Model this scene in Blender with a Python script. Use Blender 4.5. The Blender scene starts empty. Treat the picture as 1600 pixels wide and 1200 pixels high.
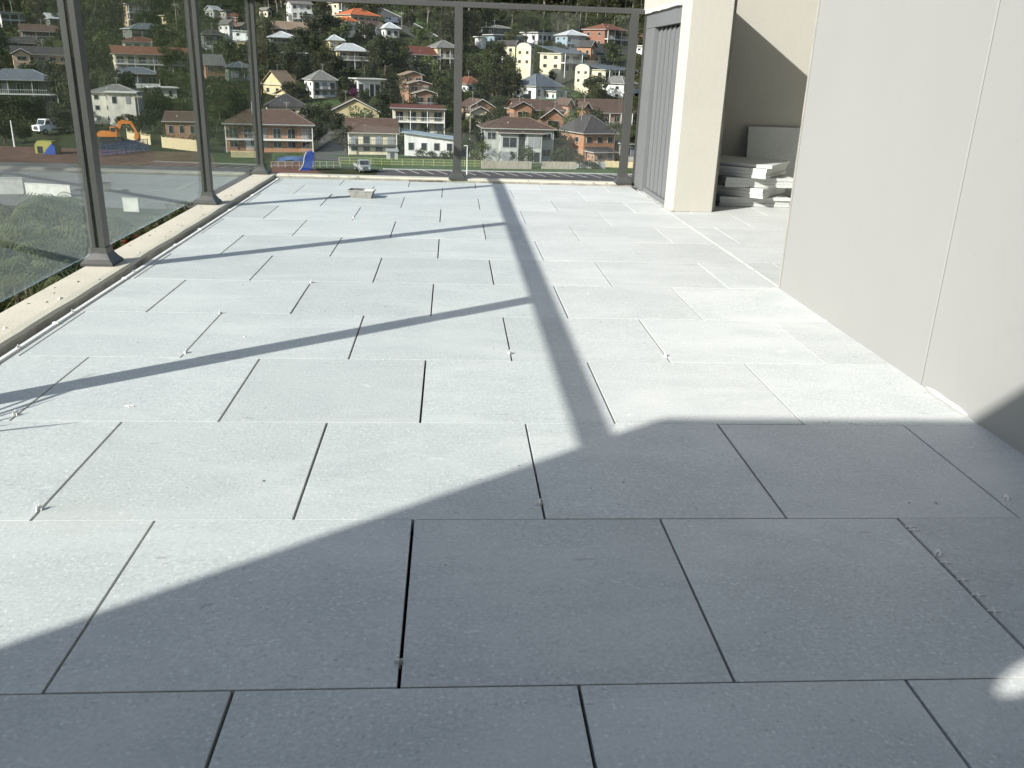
import bpy, math, random
import numpy as np
from mathutils import Vector, Matrix

random.seed(7)
rng = np.random.default_rng(11)
SC = bpy.context.scene
COL = SC.collection

# ------------------------------------------------------------------ camera
CAM_H = 1.0228
F_PX = 1358.76                      # focal length in pixels of a 1600 px wide frame
PITCH, YAW, ROLL = math.radians(20.0), math.radians(4.385), math.radians(2.0)
CAMP = Vector((0, 0, CAM_H))
_fw = Vector((math.sin(YAW) * math.cos(PITCH), math.cos(YAW) * math.cos(PITCH), -math.sin(PITCH)))
_rt = Vector((math.cos(YAW), -math.sin(YAW), 0))
_up = _rt.cross(_fw)
RT = math.cos(ROLL) * _rt + math.sin(ROLL) * _up
UP = -math.sin(ROLL) * _rt + math.cos(ROLL) * _up
cam = bpy.data.cameras.new('camera')
cam_ob = bpy.data.objects.new('camera', cam)
COL.objects.link(cam_ob)
cam.sensor_width = 36.0
cam.lens = F_PX / 1600 * 36.0
cam.clip_start = 0.05
cam.clip_end = 9000
m = Matrix.Identity(4)
for i in range(3):
    m[i][0], m[i][1], m[i][2], m[i][3] = RT[i], UP[i], -_fw[i], CAMP[i]
cam_ob.matrix_world = m
SC.camera = cam_ob

# ------------------------------------------------------------------ light
SUN_EL = math.radians(29.1)
SUN_AZ = math.radians(37.0)         # light travels towards +X turned 37 degrees to +Y
sdir = Vector((math.cos(SUN_EL) * math.cos(SUN_AZ), math.cos(SUN_EL) * math.sin(SUN_AZ), -math.sin(SUN_EL)))
world = bpy.data.worlds.new('World')
SC.world = world
world.use_nodes = True
wn, wl = world.node_tree.nodes, world.node_tree.links
wn.clear()
sky = wn.new('ShaderNodeTexSky')
sky.sky_type = 'NISHITA'
sky.sun_disc = False
sky.sun_elevation = SUN_EL
sky.sun_rotation = math.atan2(-sdir.x, -sdir.y)
sky.air_density = 1.0
sky.dust_density = 1.5
sky.ozone_density = 1.0
bg = wn.new('ShaderNodeBackground')
bg.inputs['Strength'].default_value = 0.094
wo = wn.new('ShaderNodeOutputWorld')
wl.new(sky.outputs[0], bg.inputs['Color'])
wl.new(bg.outputs[0], wo.inputs['Surface'])
sun = bpy.data.lights.new('sun', 'SUN')
sun.energy = 4.6
sun.angle = math.radians(0.53)
sun.color = (1.0, 0.965, 0.91)
sun_ob = bpy.data.objects.new('sun', sun)
COL.objects.link(sun_ob)
sun_ob.rotation_euler = sdir.to_track_quat('-Z', 'Y').to_euler()
SC.view_settings.view_transform = 'Standard'
SC.view_settings.look = 'None'
SC.view_settings.exposure = 0.92
SC.view_settings.gamma = 1.0
SC.view_settings.use_curve_mapping = False
SC.cycles.max_bounces = 5
SC.cycles.diffuse_bounces = 3
SC.cycles.glossy_bounces = 3
SC.cycles.transmission_bounces = 3
SC.cycles.transparent_max_bounces = 14
SC.cycles.caustics_reflective = False
SC.cycles.caustics_refractive = False
SC.cycles.use_adaptive_sampling = True
SC.cycles.adaptive_threshold = 0.015
SC.cycles.use_denoising = True

# ------------------------------------------------------------------ helpers
def link(o, parent=None):
    COL.objects.link(o)
    if parent is not None:
        o.parent = parent
    return o

def tag(o, label, cat, group=None):
    o['label'] = label
    o['category'] = cat
    if group:
        o['group'] = group
    return o

def empty(name, loc, rz=0.0, label=None, cat=None, group=None):
    o = bpy.data.objects.new(name, None)
    o.empty_display_size = 0.1
    o.location = loc
    o.rotation_euler = (0, 0, rz)
    link(o)
    if label:
        tag(o, label, cat, group)
    return o

class MB:
    """collects shapes, builds one mesh object"""
    def __init__(s):
        s.v, s.f, s.m = [], [], []
    def add(s, vs, fs, mi=0):
        b = len(s.v)
        s.v += [tuple(p) for p in vs]
        s.f += [tuple(i + b for i in f) for f in fs]
        s.m += [mi] * len(fs)
        return s
    def box(s, x0, x1, y0, y1, z0, z1, mi=0, mat=None):
        vs = [Vector(p) for p in ((x0,y0,z0),(x1,y0,z0),(x1,y1,z0),(x0,y1,z0),(x0,y0,z1),(x1,y0,z1),(x1,y1,z1),(x0,y1,z1))]
        if mat is not None:
            vs = [mat @ p for p in vs]
        return s.add(vs, [(0,3,2,1),(4,5,6,7),(0,1,5,4),(1,2,6,5),(2,3,7,6),(3,0,4,7)], mi)
    def bbox(s, x0, x1, y0, y1, z0, z1, b, mi=0):
        """box with bevelled top edges"""
        vs = [(x0,y0,z0),(x1,y0,z0),(x1,y1,z0),(x0,y1,z0),(x0,y0,z1-b),(x1,y0,z1-b),(x1,y1,z1-b),(x0,y1,z1-b),
              (x0+b,y0+b,z1),(x1-b,y0+b,z1),(x1-b,y1-b,z1),(x0+b,y1-b,z1)]
        fs = [(0,3,2,1)]
        for i in range(4):
            j = (i + 1) % 4
            fs += [(i,j,j+4,i+4),(i+4,j+4,j+8,i+8)]
        fs.append((8,9,10,11))
        return s.add(vs, fs, mi)
    def tube(s, pts, rad, n=8, mi=0, caps=True):
        pts = [Vector(p) for p in pts]
        if not isinstance(rad, (list, tuple)):
            rad = [rad] * len(pts)
        vs, fs = [], []
        for k, p in enumerate(pts):
            d = (pts[min(k+1, len(pts)-1)] - pts[max(k-1, 0)]).normalized()
            a = d.orthogonal().normalized() if abs(d.z) > .99 else d.cross(Vector((0,0,1))).normalized()
            b = d.cross(a)
            for i in range(n):
                t = 2*math.pi*i/n
                vs.append(p + (a*math.cos(t) + b*math.sin(t))*rad[k])
        for k in range(len(pts)-1):
            for i in range(n):
                j = (i+1) % n
                fs.append((k*n+i, k*n+j, (k+1)*n+j, (k+1)*n+i))
        if caps:
            fs.append(tuple(range(n))[::-1])
            fs.append(tuple((len(pts)-1)*n+i for i in range(n)))
        return s.add(vs, fs, mi)
    def prism(s, poly, y0, y1, mi=0, mat=None):
        """polygon in xz extruded along y"""
        n = len(poly)
        vs = [Vector((x, y0, z)) for x, z in poly] + [Vector((x, y1, z)) for x, z in poly]
        if mat is not None:
            vs = [mat @ p for p in vs]
        fs = [tuple(range(n)), tuple(range(2*n-1, n-1, -1))]
        for i in range(n):
            j = (i+1) % n
            fs.append((i, i+n, j+n, j))
        return s.add(vs, fs, mi)
    def mesh(s, name, mats):
        me = bpy.data.meshes.new(name)
        me.from_pydata(s.v, [], s.f)
        for mt in (mats if isinstance(mats, (list, tuple)) else [mats]):
            me.materials.append(mt)
        if any(s.m):
            me.polygons.foreach_set('material_index', s.m)
        me.update()
        return me
    def build(s, name, mats, parent=None, smooth=False):
        me = s.mesh(name, mats)
        if smooth:
            me.polygons.foreach_set('use_smooth', [True]*len(me.polygons))
        return link(bpy.data.objects.new(name, me), parent)

def fix_normals(me):
    import bmesh
    bm = bmesh.new(); bm.from_mesh(me)
    bmesh.ops.recalc_face_normals(bm, faces=bm.faces)
    bm.to_mesh(me); bm.free()

# ------------------------------------------------------------------ materials
def N(nt, typ, **kw):
    n = nt.nodes.new('ShaderNode' + typ)
    for k, v in kw.items():
        if k in n.inputs.keys():
            n.inputs[k].default_value = v
        else:
            setattr(n, k, v)
    return n

def ramp(nt, src, stops):
    r = nt.nodes.new('ShaderNodeValToRGB')
    el = r.color_ramp.elements
    while len(el) < len(stops):
        el.new(0.5)
    for e, (p, c) in zip(el, stops):
        e.position = p
        e.color = (c, c, c, 1) if isinstance(c, (int, float)) else (*c, 1)
    nt.links.new(src, r.inputs[0])
    return r.outputs[0]

def mixc(nt, fac, a, b, mode='MIX'):
    x = nt.nodes.new('ShaderNodeMix')
    x.data_type = 'RGBA'
    x.blend_type = mode
    for sock, val in ((x.inputs[0], fac), (x.inputs[6], a), (x.inputs[7], b)):
        if isinstance(val, bpy.types.NodeSocket):
            nt.links.new(val, sock)
        elif isinstance(val, (int, float)):
            sock.default_value = val
        else:
            sock.default_value = (*val, 1)
    return x.outputs[2]

def new_mat(name):
    mt = bpy.data.materials.new(name)
    mt.use_nodes = True
    nt = mt.node_tree
    p = nt.nodes['Principled BSDF']
    return mt, nt, p

def coords(nt, kind='Object', scale=(1,1,1), rnd=False):
    tc = nt.nodes.new('ShaderNodeTexCoord')
    mp = nt.nodes.new('ShaderNodeMapping')
    mp.inputs['Scale'].default_value = scale
    nt.links.new(tc.outputs[kind], mp.inputs['Vector'])
    if rnd:
        oi = nt.nodes.new('ShaderNodeObjectInfo')
        mu = nt.nodes.new('ShaderNodeMath'); mu.operation = 'MULTIPLY'; mu.inputs[1].default_value = 57.0
        nt.links.new(oi.outputs['Random'], mu.inputs[0])
        nt.links.new(mu.outputs[0], mp.inputs['Location'])
    return mp.outputs[0]

def simple(name, col, rough=0.7, var=0.12, scale=3.0, bump=0.0, metallic=0.0, spec=0.3, rnd=True, streak=None):
    """plain surface with mottling, an uneven roughness and slight relief"""
    mt, nt, p = new_mat(name)
    v = coords(nt, 'Object', streak or (1,1,1), rnd)
    n = N(nt, 'TexNoise', Scale=scale, Detail=3.0, Roughness=0.62)
    nt.links.new(v, n.inputs['Vector'])
    f = ramp(nt, n.outputs[0], [(0.3, 0.0), (0.7, 1.0)])
    lo = tuple(c*(1-var) for c in col); hi = tuple(min(1, c*(1+var)) for c in col)
    nt.links.new(mixc(nt, f, lo, hi), p.inputs['Base Color'])
    p.inputs['Roughness'].default_value = rough
    p.inputs['Metallic'].default_value = metallic
    p.inputs['Specular IOR Level'].default_value = spec
    if bump:
        b = N(nt, 'Bump', Strength=bump, Distance=0.01)
        n2 = N(nt, 'TexNoise', Scale=scale*18, Detail=1.0)
        nt.links.new(v, n2.inputs['Vector'])
        nt.links.new(n2.outputs[0], b.inputs['Height'])
        nt.links.new(b.outputs[0], p.inputs['Normal'])
    return mt

def make_tile_mat():
    mt, nt, p = new_mat('terrazzo_paver')
    L = nt.links.new
    v = coords(nt, 'Object', (1,1,1), True)
    geo = nt.nodes.new('ShaderNodeNewGeometry')
    # cloudy body
    n1 = N(nt, 'TexNoise', Scale=4.0, Detail=3.0, Roughness=0.6); L(v, n1.inputs['Vector'])
    body = mixc(nt, ramp(nt, n1.outputs[0], [(0.32, 0.0), (0.68, 1.0)]), (0.460,0.476,0.472), (0.516,0.528,0.520))
    # ground stone body: mottled at a few millimetres
    n2 = N(nt, 'TexNoise', Scale=115.0, Detail=2.0, Roughness=0.75); L(v, n2.inputs['Vector'])
    body = mixc(nt, ramp(nt, n2.outputs[0], [(0.36, 0.55), (0.52, 0.0)]), body, (0.368,0.380,0.380))
    body = mixc(nt, ramp(nt, n2.outputs[0], [(0.58, 0.0), (0.68, 0.75)]), body, (0.608,0.616,0.608))
    # stone chips, each cell its own tone
    vo = N(nt, 'TexVoronoi', Scale=78.0, Randomness=1.0); L(v, vo.inputs['Vector'])
    sep = nt.nodes.new('ShaderNodeSeparateColor'); L(vo.outputs['Color'], sep.inputs[0])
    dd = ramp(nt, vo.outputs['Distance'], [(0.22, 1.0), (0.34, 0.0)])
    for lo, hi, amt, c in ((0.80, 0.82, 0.60, (0.672,0.680,0.664)), (0.12, 0.10, 0.50, (0.288,0.296,0.304))):
        sel = ramp(nt, sep.outputs[0], [(min(lo,hi), 0.0 if lo < hi else amt), (max(lo,hi), amt if lo < hi else 0.0)])
        mu = N(nt, 'Math', operation='MULTIPLY'); L(sel, mu.inputs[0]); L(dd, mu.inputs[1])
        body = mixc(nt, mu.outputs[0], body, c)
    # cement dust wiped across several pavers
    mp = nt.nodes.new('ShaderNodeMapping'); mp.inputs['Scale'].default_value = (0.9,2.3,1); mp.inputs['Rotation'].default_value = (0,0,0.25)
    L(geo.outputs['Position'], mp.inputs['Vector'])
    n3 = N(nt, 'TexNoise', Scale=1.6, Detail=5.0, Roughness=0.66, Distortion=0.6); L(mp.outputs[0], n3.inputs['Vector'])
    body = mixc(nt, ramp(nt, n3.outputs[0], [(0.46, 0.0), (0.70, 0.60)]), body, (0.592,0.596,0.584))
    # scuffs and a few brownish stains
    mp2 = nt.nodes.new('ShaderNodeMapping'); mp2.inputs['Scale'].default_value = (6,16,1); mp2.inputs['Rotation'].default_value = (0,0,-0.5)
    L(geo.outputs['Position'], mp2.inputs['Vector'])
    n5 = N(nt, 'TexNoise', Scale=2.2, Detail=1.0, Distortion=1.2); L(mp2.outputs[0], n5.inputs['Vector'])
    body = mixc(nt, ramp(nt, n5.outputs[0], [(0.74, 0.0), (0.79, 0.55)]), body, (0.680,0.680,0.664))
    body = mixc(nt, ramp(nt, n5.outputs[0], [(0.205, 0.45), (0.235, 0.0)]), body, (0.216,0.208,0.200))
    n4 = N(nt, 'TexNoise', Scale=1.3, Detail=1.0); L(geo.outputs['Position'], n4.inputs['Vector'])
    body = mixc(nt, ramp(nt, n4.outputs[0], [(0.66, 0.0), (0.80, 0.30)]), body, (0.416,0.392,0.320))
    oi = nt.nodes.new('ShaderNodeObjectInfo')
    tone = ramp(nt, oi.outputs['Random'], [(0.0, 0.93), (1.0, 1.04)])
    body = mixc(nt, 1.0, body, tone, 'MULTIPLY')
    body = mixc(nt, 1.0, body, (0.972,0.987,0.966), 'MULTIPLY')      # faint green cast of the stone
    L(body, p.inputs['Base Color'])
    p.inputs['Roughness'].default_value = 0.6
    p.inputs['Specular IOR Level'].default_value = 0.35
    return mt

def make_glass(name, tint, dust=0.02):
    mt = bpy.data.materials.new(name)
    mt.use_nodes = True
    nt = mt.node_tree
    nt.nodes.clear()
    L = nt.links.new
    out = N(nt, 'OutputMaterial')
    tr = N(nt, 'BsdfTransparent'); tr.inputs[0].default_value = (*tint, 1)
    gl = N(nt, 'BsdfGlossy'); gl.inputs['Roughness'].default_value = 0.0; gl.inputs[0].default_value = (0.95,1,0.97,1)
    lw = N(nt, 'LayerWeight', Blend=0.5)                 # Schlick reflectance of each face of the pane
    pw = N(nt, 'Math', operation='POWER'); pw.inputs[1].default_value = 5.0
    L(lw.outputs['Facing'], pw.inputs[0])
    fr = N(nt, 'Math', operation='MULTIPLY_ADD'); fr.inputs[1].default_value = 0.96; fr.inputs[2].default_value = 0.034
    L(pw.outputs[0], fr.inputs[0])
    mx = N(nt, 'MixShader')
    L(fr.outputs[0], mx.inputs[0]); L(tr.outputs[0], mx.inputs[1]); L(gl.outputs[0], mx.inputs[2])
    df = N(nt, 'BsdfDiffuse'); df.inputs[0].default_value = (0.6,0.62,0.58,1)
    v = coords(nt, 'Object', (1,1.4,0.35))
    n = N(nt, 'TexNoise', Scale=3.0, Detail=6.0, Roughness=0.7); L(v, n.inputs['Vector'])
    fac = ramp(nt, n.outputs[0], [(0.35, dust*0.4), (0.75, dust*2.0)])
    m2 = N(nt, 'MixShader')
    L(fac, m2.inputs[0]); L(mx.outputs[0], m2.inputs[1]); L(df.outputs[0], m2.inputs[2])
    L(m2.outputs[0], out.inputs['Surface'])
    return mt

def make_leaf(name, c0, c1, c2=None, trans=0.18):
    mt = bpy.data.materials.new(name)
    mt.use_nodes = True
    nt = mt.node_tree
    L = nt.links.new
    p = nt.nodes['Principled BSDF']
    v = coords(nt, 'Object', (1,1,1), True)
    n = N(nt, 'TexNoise', Scale=0.55, Detail=4.0, Roughness=0.7); L(v, n.inputs['Vector'])
    col = mixc(nt, ramp(nt, n.outputs[0], [(0.35, 0.0), (0.65, 1.0)]), c0, c1)
    nn = N(nt, 'TexWhiteNoise'); L(v, nn.inputs['Vector'])
    oi = nt.nodes.new('ShaderNodeObjectInfo')
    hs = N(nt, 'HueSaturation')
    L(ramp(nt, oi.outputs['Random'], [(0.0, 0.475), (1.0, 0.515)]), hs.inputs['Hue'])
    L(ramp(nt, oi.outputs['Random'], [(0.0, 1.15), (0.5, 0.75), (1.0, 1.05)]), hs.inputs['Value'])
    L(col, hs.inputs['Color'])
    L(hs.outputs[0], p.inputs['Base Color'])
    p.inputs['Roughness'].default_value = 0.6
    p.inputs['Specular IOR Level'].default_value = 0.25
    tl = N(nt, 'BsdfTranslucent'); L(hs.outputs[0], tl.inputs[0])
    mx = N(nt, 'MixShader'); mx.inputs[0].default_value = trans
    L(p.outputs[0], mx.inputs[1]); L(tl.outputs[0], mx.inputs[2])
    L(mx.outputs[0], nt.nodes['Material Output'].inputs['Surface'])
    return mt

def make_roof(name, col, wave=9.0):
    """tiled or ribbed roof, too far off to tell the tiles apart"""
    mt, nt, p = new_mat(name)
    L = nt.links.new
    v = coords(nt, 'Object', (1,1,1), True)
    n = N(nt, 'TexNoise', Scale=1.2, Detail=6.0, Roughness=0.7); L(v, n.inputs['Vector'])
    c = mixc(nt, ramp(nt, n.outputs[0], [(0.3, 0.0), (0.7, 1.0)]), tuple(x*0.72 for x in col), tuple(min(1,x*1.25) for x in col))
    w = N(nt, 'TexWave', Scale=wave*0.16, Distortion=0.6, Detail=1.0); w.bands_direction = 'Z'
    tc = coords(nt, 'Object', (1,1,3.2)); L(tc, w.inputs['Vector'])
    c = mixc(nt, ramp(nt, w.outputs[0], [(0.0, 0.28), (0.5, 0.0)]), c, tuple(x*0.5 for x in col))
    L(c, p.inputs['Base Color'])
    p.inputs['Roughness'].default_value = 0.75
    p.inputs['Specular IOR Level'].default_value = 0.2
    return mt

_cache = {}
def wallmat(col):
    k = ('w', col)
    if k not in _cache:
        _cache[k] = simple('house_wall', col, 0.85, 0.20, 0.7, 0.0, streak=(1,1,0.35))
    return _cache[k]
def roofmat(col):
    col = tuple(round(c, 4) for c in col)
    k = ('r', col)
    if k not in _cache:
        _cache[k] = make_roof('house_roof', col)
    return _cache[k]

def make_brick(name, col):
    mt, nt, p = new_mat(name)
    L = nt.links.new
    v = coords(nt, 'Object', (1,1,1), True)
    n = N(nt, 'TexNoise', Scale=2.0, Detail=8.0, Roughness=0.75); L(v, n.inputs['Vector'])
    c = mixc(nt, ramp(nt, n.outputs[0], [(0.3, 0.0), (0.7, 1.0)]), tuple(x*0.75 for x in col), tuple(min(1, x*1.2) for x in col))
    w = N(nt, 'TexWave', Scale=1.9, Distortion=0.3); w.bands_direction = 'Z'; L(v, w.inputs['Vector'])
    c = mixc(nt, ramp(nt, w.outputs[0], [(0.0, 0.25), (0.3, 0.0)]), c, (0.5,0.45,0.38))
    L(c, p.inputs['Base Color']); p.inputs['Roughness'].default_value = 0.9
    p.inputs['Specular IOR Level'].default_value = 0.15
    return mt

M = {}
M['tile'] = make_tile_mat()
M['glass'] = make_glass('balustrade_glass', (0.94,0.965,0.96), 0.006)
M['rail'] = simple('grey_powder_coat', (0.050,0.051,0.048), 0.45, 0.08, 6, 0.04, spec=0.5)
M['rail_dark'] = simple('black_rubber_gasket', (0.012,0.012,0.012), 0.6, 0.1, 6)
M['render'] = simple('cream_render', (0.380,0.374,0.330), 0.82, 0.035, 1.6, 0.12, rnd=False)
def scuffed(mt, amt, col):
    nt = mt.node_tree; p = nt.nodes['Principled BSDF']; L = nt.links.new
    src = p.inputs['Base Color'].links[0].from_socket
    v = coords(nt, 'Object', (1,1.6,0.9))
    n = N(nt, 'TexNoise', Scale=5.0, Detail=4.0, Roughness=0.7, Distortion=0.8); L(v, n.inputs['Vector'])
    c = mixc(nt, ramp(nt, n.outputs[0], [(0.60, 0.0), (0.74, amt)]), src, col)
    n2 = N(nt, 'TexNoise', Scale=26.0, Detail=2.0); L(v, n2.inputs['Vector'])
    c = mixc(nt, ramp(nt, n2.outputs[0], [(0.74, 0.0), (0.78, amt*1.6)]), c, tuple(x*.75 for x in col))
    L(c, p.inputs['Base Color'])
M['panel'] = simple('offwhite_panel', (0.262,0.265,0.252), 0.75, 0.022, 0.9, 0.05, rnd=False)
scuffed(M['panel'], .22, (0.23,0.23,0.215)); scuffed(M['render'], .18, (0.33,0.32,0.275))
M['kerb'] = simple('cream_kerb_paint', (0.475,0.450,0.365), 0.75, 0.06, 4.0, 0.15, rnd=False)
M['kerbside'] = simple('grey_cement_edge', (0.30,0.29,0.25), 0.9, 0.25, 9.0, 0.3, rnd=False)
M['louvre'] = simple('grey_louvre_paint', (0.140,0.147,0.150), 0.5, 0.05, 3, 0.03, spec=0.4)
M['white_plastic'] = simple('white_plastic', (0.70,0.70,0.68), 0.45, 0.04, 20)
M['sealant'] = simple('white_sealant', (0.50,0.49,0.45), 0.6, 0.06, 20, 0.2)
M['membrane'] = simple('dark_membrane', (0.035,0.035,0.037), 0.9, 0.3, 5)
M['galv'] = simple('galvanised_steel', (0.42,0.41,0.38), 0.5, 0.25, 18, 0.1, metallic=0.55)
M['concrete'] = simple('concrete', (0.34,0.335,0.32), 0.9, 0.15, 2.0, 0.2)
M['asphalt'] = simple('asphalt', (0.055,0.053,0.052), 0.92, 0.25, 0.4)
M['asphalt_pale'] = simple('worn_grey_asphalt', (0.085,0.085,0.078), 0.92, 0.2, 0.15)
M['linepaint'] = simple('white_line_paint', (0.62,0.61,0.57), 0.8, 0.15, 1.5)
M['lawn'] = simple('lawn', (0.036,0.064,0.015), 0.95, 0.35, 0.6)
M['lawn_dark'] = simple('dark_lawn', (0.032,0.055,0.015), 0.95, 0.4, 0.6)  # slightly darker green than the other lawns
M['dirt'] = simple('red_earth', (0.085,0.042,0.027), 0.95, 0.35, 0.25)
M['trunk'] = simple('bark', (0.08,0.06,0.045), 0.9, 0.3, 1.5)
M['gumtrunk'] = simple('pale_gum_bark', (0.19,0.165,0.14), 0.85, 0.3, 1.2)
M['leaf_dark'] = make_leaf('dark_leaves', (0.009, 0.015, 0.0045), (0.038, 0.047, 0.013))
M['leaf_mid'] = make_leaf('mid_leaves', (0.018, 0.028, 0.008), (0.066, 0.078, 0.021))
M['leaf_gum'] = make_leaf('gum_leaves', (0.02, 0.026, 0.01), (0.07, 0.074, 0.028))
M['leaf_light'] = make_leaf('light_leaves', (0.035, 0.06, 0.012), (0.085, 0.105, 0.024))
M['leaf_palm'] = make_leaf('palm_leaves', (0.01, 0.02, 0.006), (0.115, 0.135, 0.045))
M['leaf_red'] = make_leaf('red_flowers', (0.30,0.02,0.02), (0.16,0.03,0.02))
M['leaf_purple'] = make_leaf('purple_flowers', (0.16,0.02,0.12), (0.07,0.03,0.05))
M['win_frame'] = simple('window_frame', (0.36,0.36,0.34), 0.5, 0.05, 3)
M['gutter'] = simple('gutter_paint', (0.34,0.33,0.30), 0.5, 0.05, 3)
M['win_dark_frame'] = simple('dark_window_frame', (0.06,0.06,0.06), 0.5, 0.05, 3)
mt, nt, p = new_mat('window_pane'); M['pane'] = mt
p.inputs['Base Color'].default_value = (0.022,0.026,0.03,1); p.inputs['Roughness'].default_value = 0.12; p.inputs['Specular IOR Level'].default_value = 0.6
mt, nt, p = new_mat('curtained_pane'); M['pane_pale'] = mt
p.inputs['Base Color'].default_value = (0.22,0.23,0.24,1); p.inputs['Roughness'].default_value = 0.25
M['white'] = simple('white_paint', (0.62,0.615,0.585), 0.6, 0.06, 1.0)
M['wall_pale'] = simple('weathered_white_wall', (0.40,0.40,0.365), 0.85, 0.2, 0.8)
M['timber'] = simple('weathered_timber', (0.30,0.27,0.22), 0.9, 0.25, 1.2, streak=(6,6,0.6))
M['timber_pale'] = simple('pale_new_timber', (0.50,0.42,0.26), 0.85, 0.2, 1.2, streak=(6,6,0.6))
M['fence_yellow'] = simple('yellow_green_fence_paint', (0.24,0.26,0.10), 0.6, 0.1, 1)
M['pole'] = simple('pole_timber', (0.24,0.21,0.17), 0.9, 0.2, 1)
M['pole_white'] = simple('pole_white', (0.72,0.72,0.70), 0.5, 0.05, 1)
M['blue'] = simple('blue_plastic', (0.010,0.042,0.22), 0.45, 0.1, 1)
M['blue_dull'] = simple('blue_sheet', (0.035,0.08,0.19), 0.6, 0.25, 1)
M['blue_net'] = simple('blue_shade_cloth', (0.04,0.06,0.19), 0.8, 0.2, 1)
M['yellow'] = simple('yellow_plastic', (0.22,0.21,0.05), 0.6, 0.1, 1)
M['orange'] = simple('orange_machine_paint', (0.46,0.16,0.025), 0.55, 0.12, 1)
M['tyre'] = simple('tyre_rubber', (0.02,0.02,0.02), 0.85, 0.1, 3)
M['car_white'] = simple('white_car_paint', (0.75,0.75,0.75), 0.25, 0.02, 1, spec=0.6)
M['car_dark'] = simple('dark_car_paint', (0.02,0.024,0.03), 0.2, 0.05, 1, spec=0.6)
M['car_grey'] = simple('grey_car_paint', (0.28,0.30,0.32), 0.3, 0.05, 1, spec=0.6)

def make_ground():
    mt, nt, p = new_mat('hillside_ground')
    L = nt.links.new
    geo = nt.nodes.new('ShaderNodeNewGeometry')
    n = N(nt, 'TexNoise', Scale=0.05, Detail=8.0, Roughness=0.7); L(geo.outputs['Position'], n.inputs['Vector'])
    c = mixc(nt, ramp(nt, n.outputs[0], [(0.38, 0.0), (0.62, 1.0)]), (0.017,0.022,0.010), (0.036,0.044,0.016))
    n2 = N(nt, 'TexNoise', Scale=0.35, Detail=6.0, Roughness=0.75); L(geo.outputs['Position'], n2.inputs['Vector'])
    c = mixc(nt, ramp(nt, n2.outputs[0], [(0.52, 0.0), (0.68, 0.8)]), c, (0.065,0.052,0.032))
    L(c, p.inputs['Base Color']); p.inputs['Roughness'].default_value = 0.95
    p.inputs['Specular IOR Level'].default_value = 0.1
    return mt
M['ground'] = make_ground()

# ------------------------------------------------------------------ terrain
VALLEY = -17.5
_s = np.array([-5000, 0, 100, 172, 186, 200, 220, 245, 260, 275, 290, 317, 350, 400, 500, 700, 900, 1200, 6000], float)
_z = np.array([0, 0, 0, 0, .1, .7, 2.5, 6.5, 9.0, 13.5, 17.5, 26.5, 34.5, 48.5, 76, 128, 160, 170, 170], float) + VALLEY
def height(x, y):
    s = x*math.sin(YAW) + y*math.cos(YAW)
    z = np.interp(s, _s, _z)
    a = np.clip((s-200)/80.0, 0, 1)
    return z + a*(0.9*np.sin(x*0.043+1.3)*np.cos(y*0.031) + 0.5*np.sin(x*0.11+y*0.07))
def gz(x, y):
    return float(height(np.float64(x), np.float64(y)))
def ray(px, py):
    return (_fw + RT*((px-800)/F_PX) + UP*((600-py)/F_PX))
def at(px, py):
    """point of the terrain on the sight line"""
    d = ray(px, py)
    t, st = 40.0, 3.0
    while t < 1500:
        p = CAMP + d*t
        if p.z < gz(p.x, p.y):
            break
        t += st
    lo, hi = t-st, t
    for _ in range(14):
        md = (lo+hi)/2
        p = CAMP + d*md
        if p.z < gz(p.x, p.y): hi = md
        else: lo = md
    return CAMP + d*hi, hi           # point, depth along the optical axis
def on_floor(px, py, z=VALLEY):
    d = ray(px, py)
    t = (z-CAMP.z)/d.z
    return CAMP + d*t

def nonuni(lo, hi, fine_lo, fine_hi, step):
    a = list(np.arange(fine_lo, fine_hi+0.1, step))
    l, s = [], step
    x = fine_lo
    while x > lo:
        s *= 1.35; x -= s; l.append(x)
    r, s, x = [], step, fine_hi
    while x < hi:
        s *= 1.35; x += s; r.append(x)
    return np.array(l[::-1] + a + r)
xs = nonuni(-3500, 3500, -300, 160, 5.0)
ys = nonuni(-3500, 4500, 160, 520, 5.0)
X, Y = np.meshgrid(xs, ys)
Z = height(X, Y)
nx, ny = len(xs), len(ys)
verts = np.stack([X.ravel(), Y.ravel(), Z.ravel()], 1)
idx = np.arange(nx*ny).reshape(ny, nx)
faces = np.stack([idx[:-1,:-1].ravel(), idx[:-1,1:].ravel(), idx[1:,1:].ravel(), idx[1:,:-1].ravel()], 1)
me = bpy.data.meshes.new('ground')
me.from_pydata(verts.tolist(), [], faces.tolist())
me.materials.append(M['ground'])
me.polygons.foreach_set('use_smooth', [True]*len(me.polygons))
ground = link(bpy.data.objects.new('ground', me)); ground['kind'] = 'structure'

def sheet(name, poly, mat, lift, n=10):
    """four-cornered patch draped on the terrain"""
    a, b, c, d = [Vector((p[0], p[1], 0)) for p in poly]
    mb = MB(); vs, fs = [], []
    for j in range(n+1):
        for i in range(n+1):
            u, v = i/n, j/n
            q = (a*(1-u)+b*u)*(1-v) + (d*(1-u)+c*u)*v
            vs.append((q.x, q.y, gz(q.x, q.y)+lift))
    for j in range(n):
        for i in range(n):
            k = j*(n+1)+i
            fs.append((k, k+1, k+n+2, k+n+1))
    mb.add(vs, fs)
    o = mb.build(name, mat); o['kind'] = 'structure'
    return o
def sheet_px(name, pxs, mat, lift, n=10):
    return sheet(name, [at(*q)[0] for q in pxs], mat, lift, n)

# ================================================================== TERRACE
KZ = 0.026                                    # kerb top
XL, XR = -1.553, 1.694                        # paved field
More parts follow.
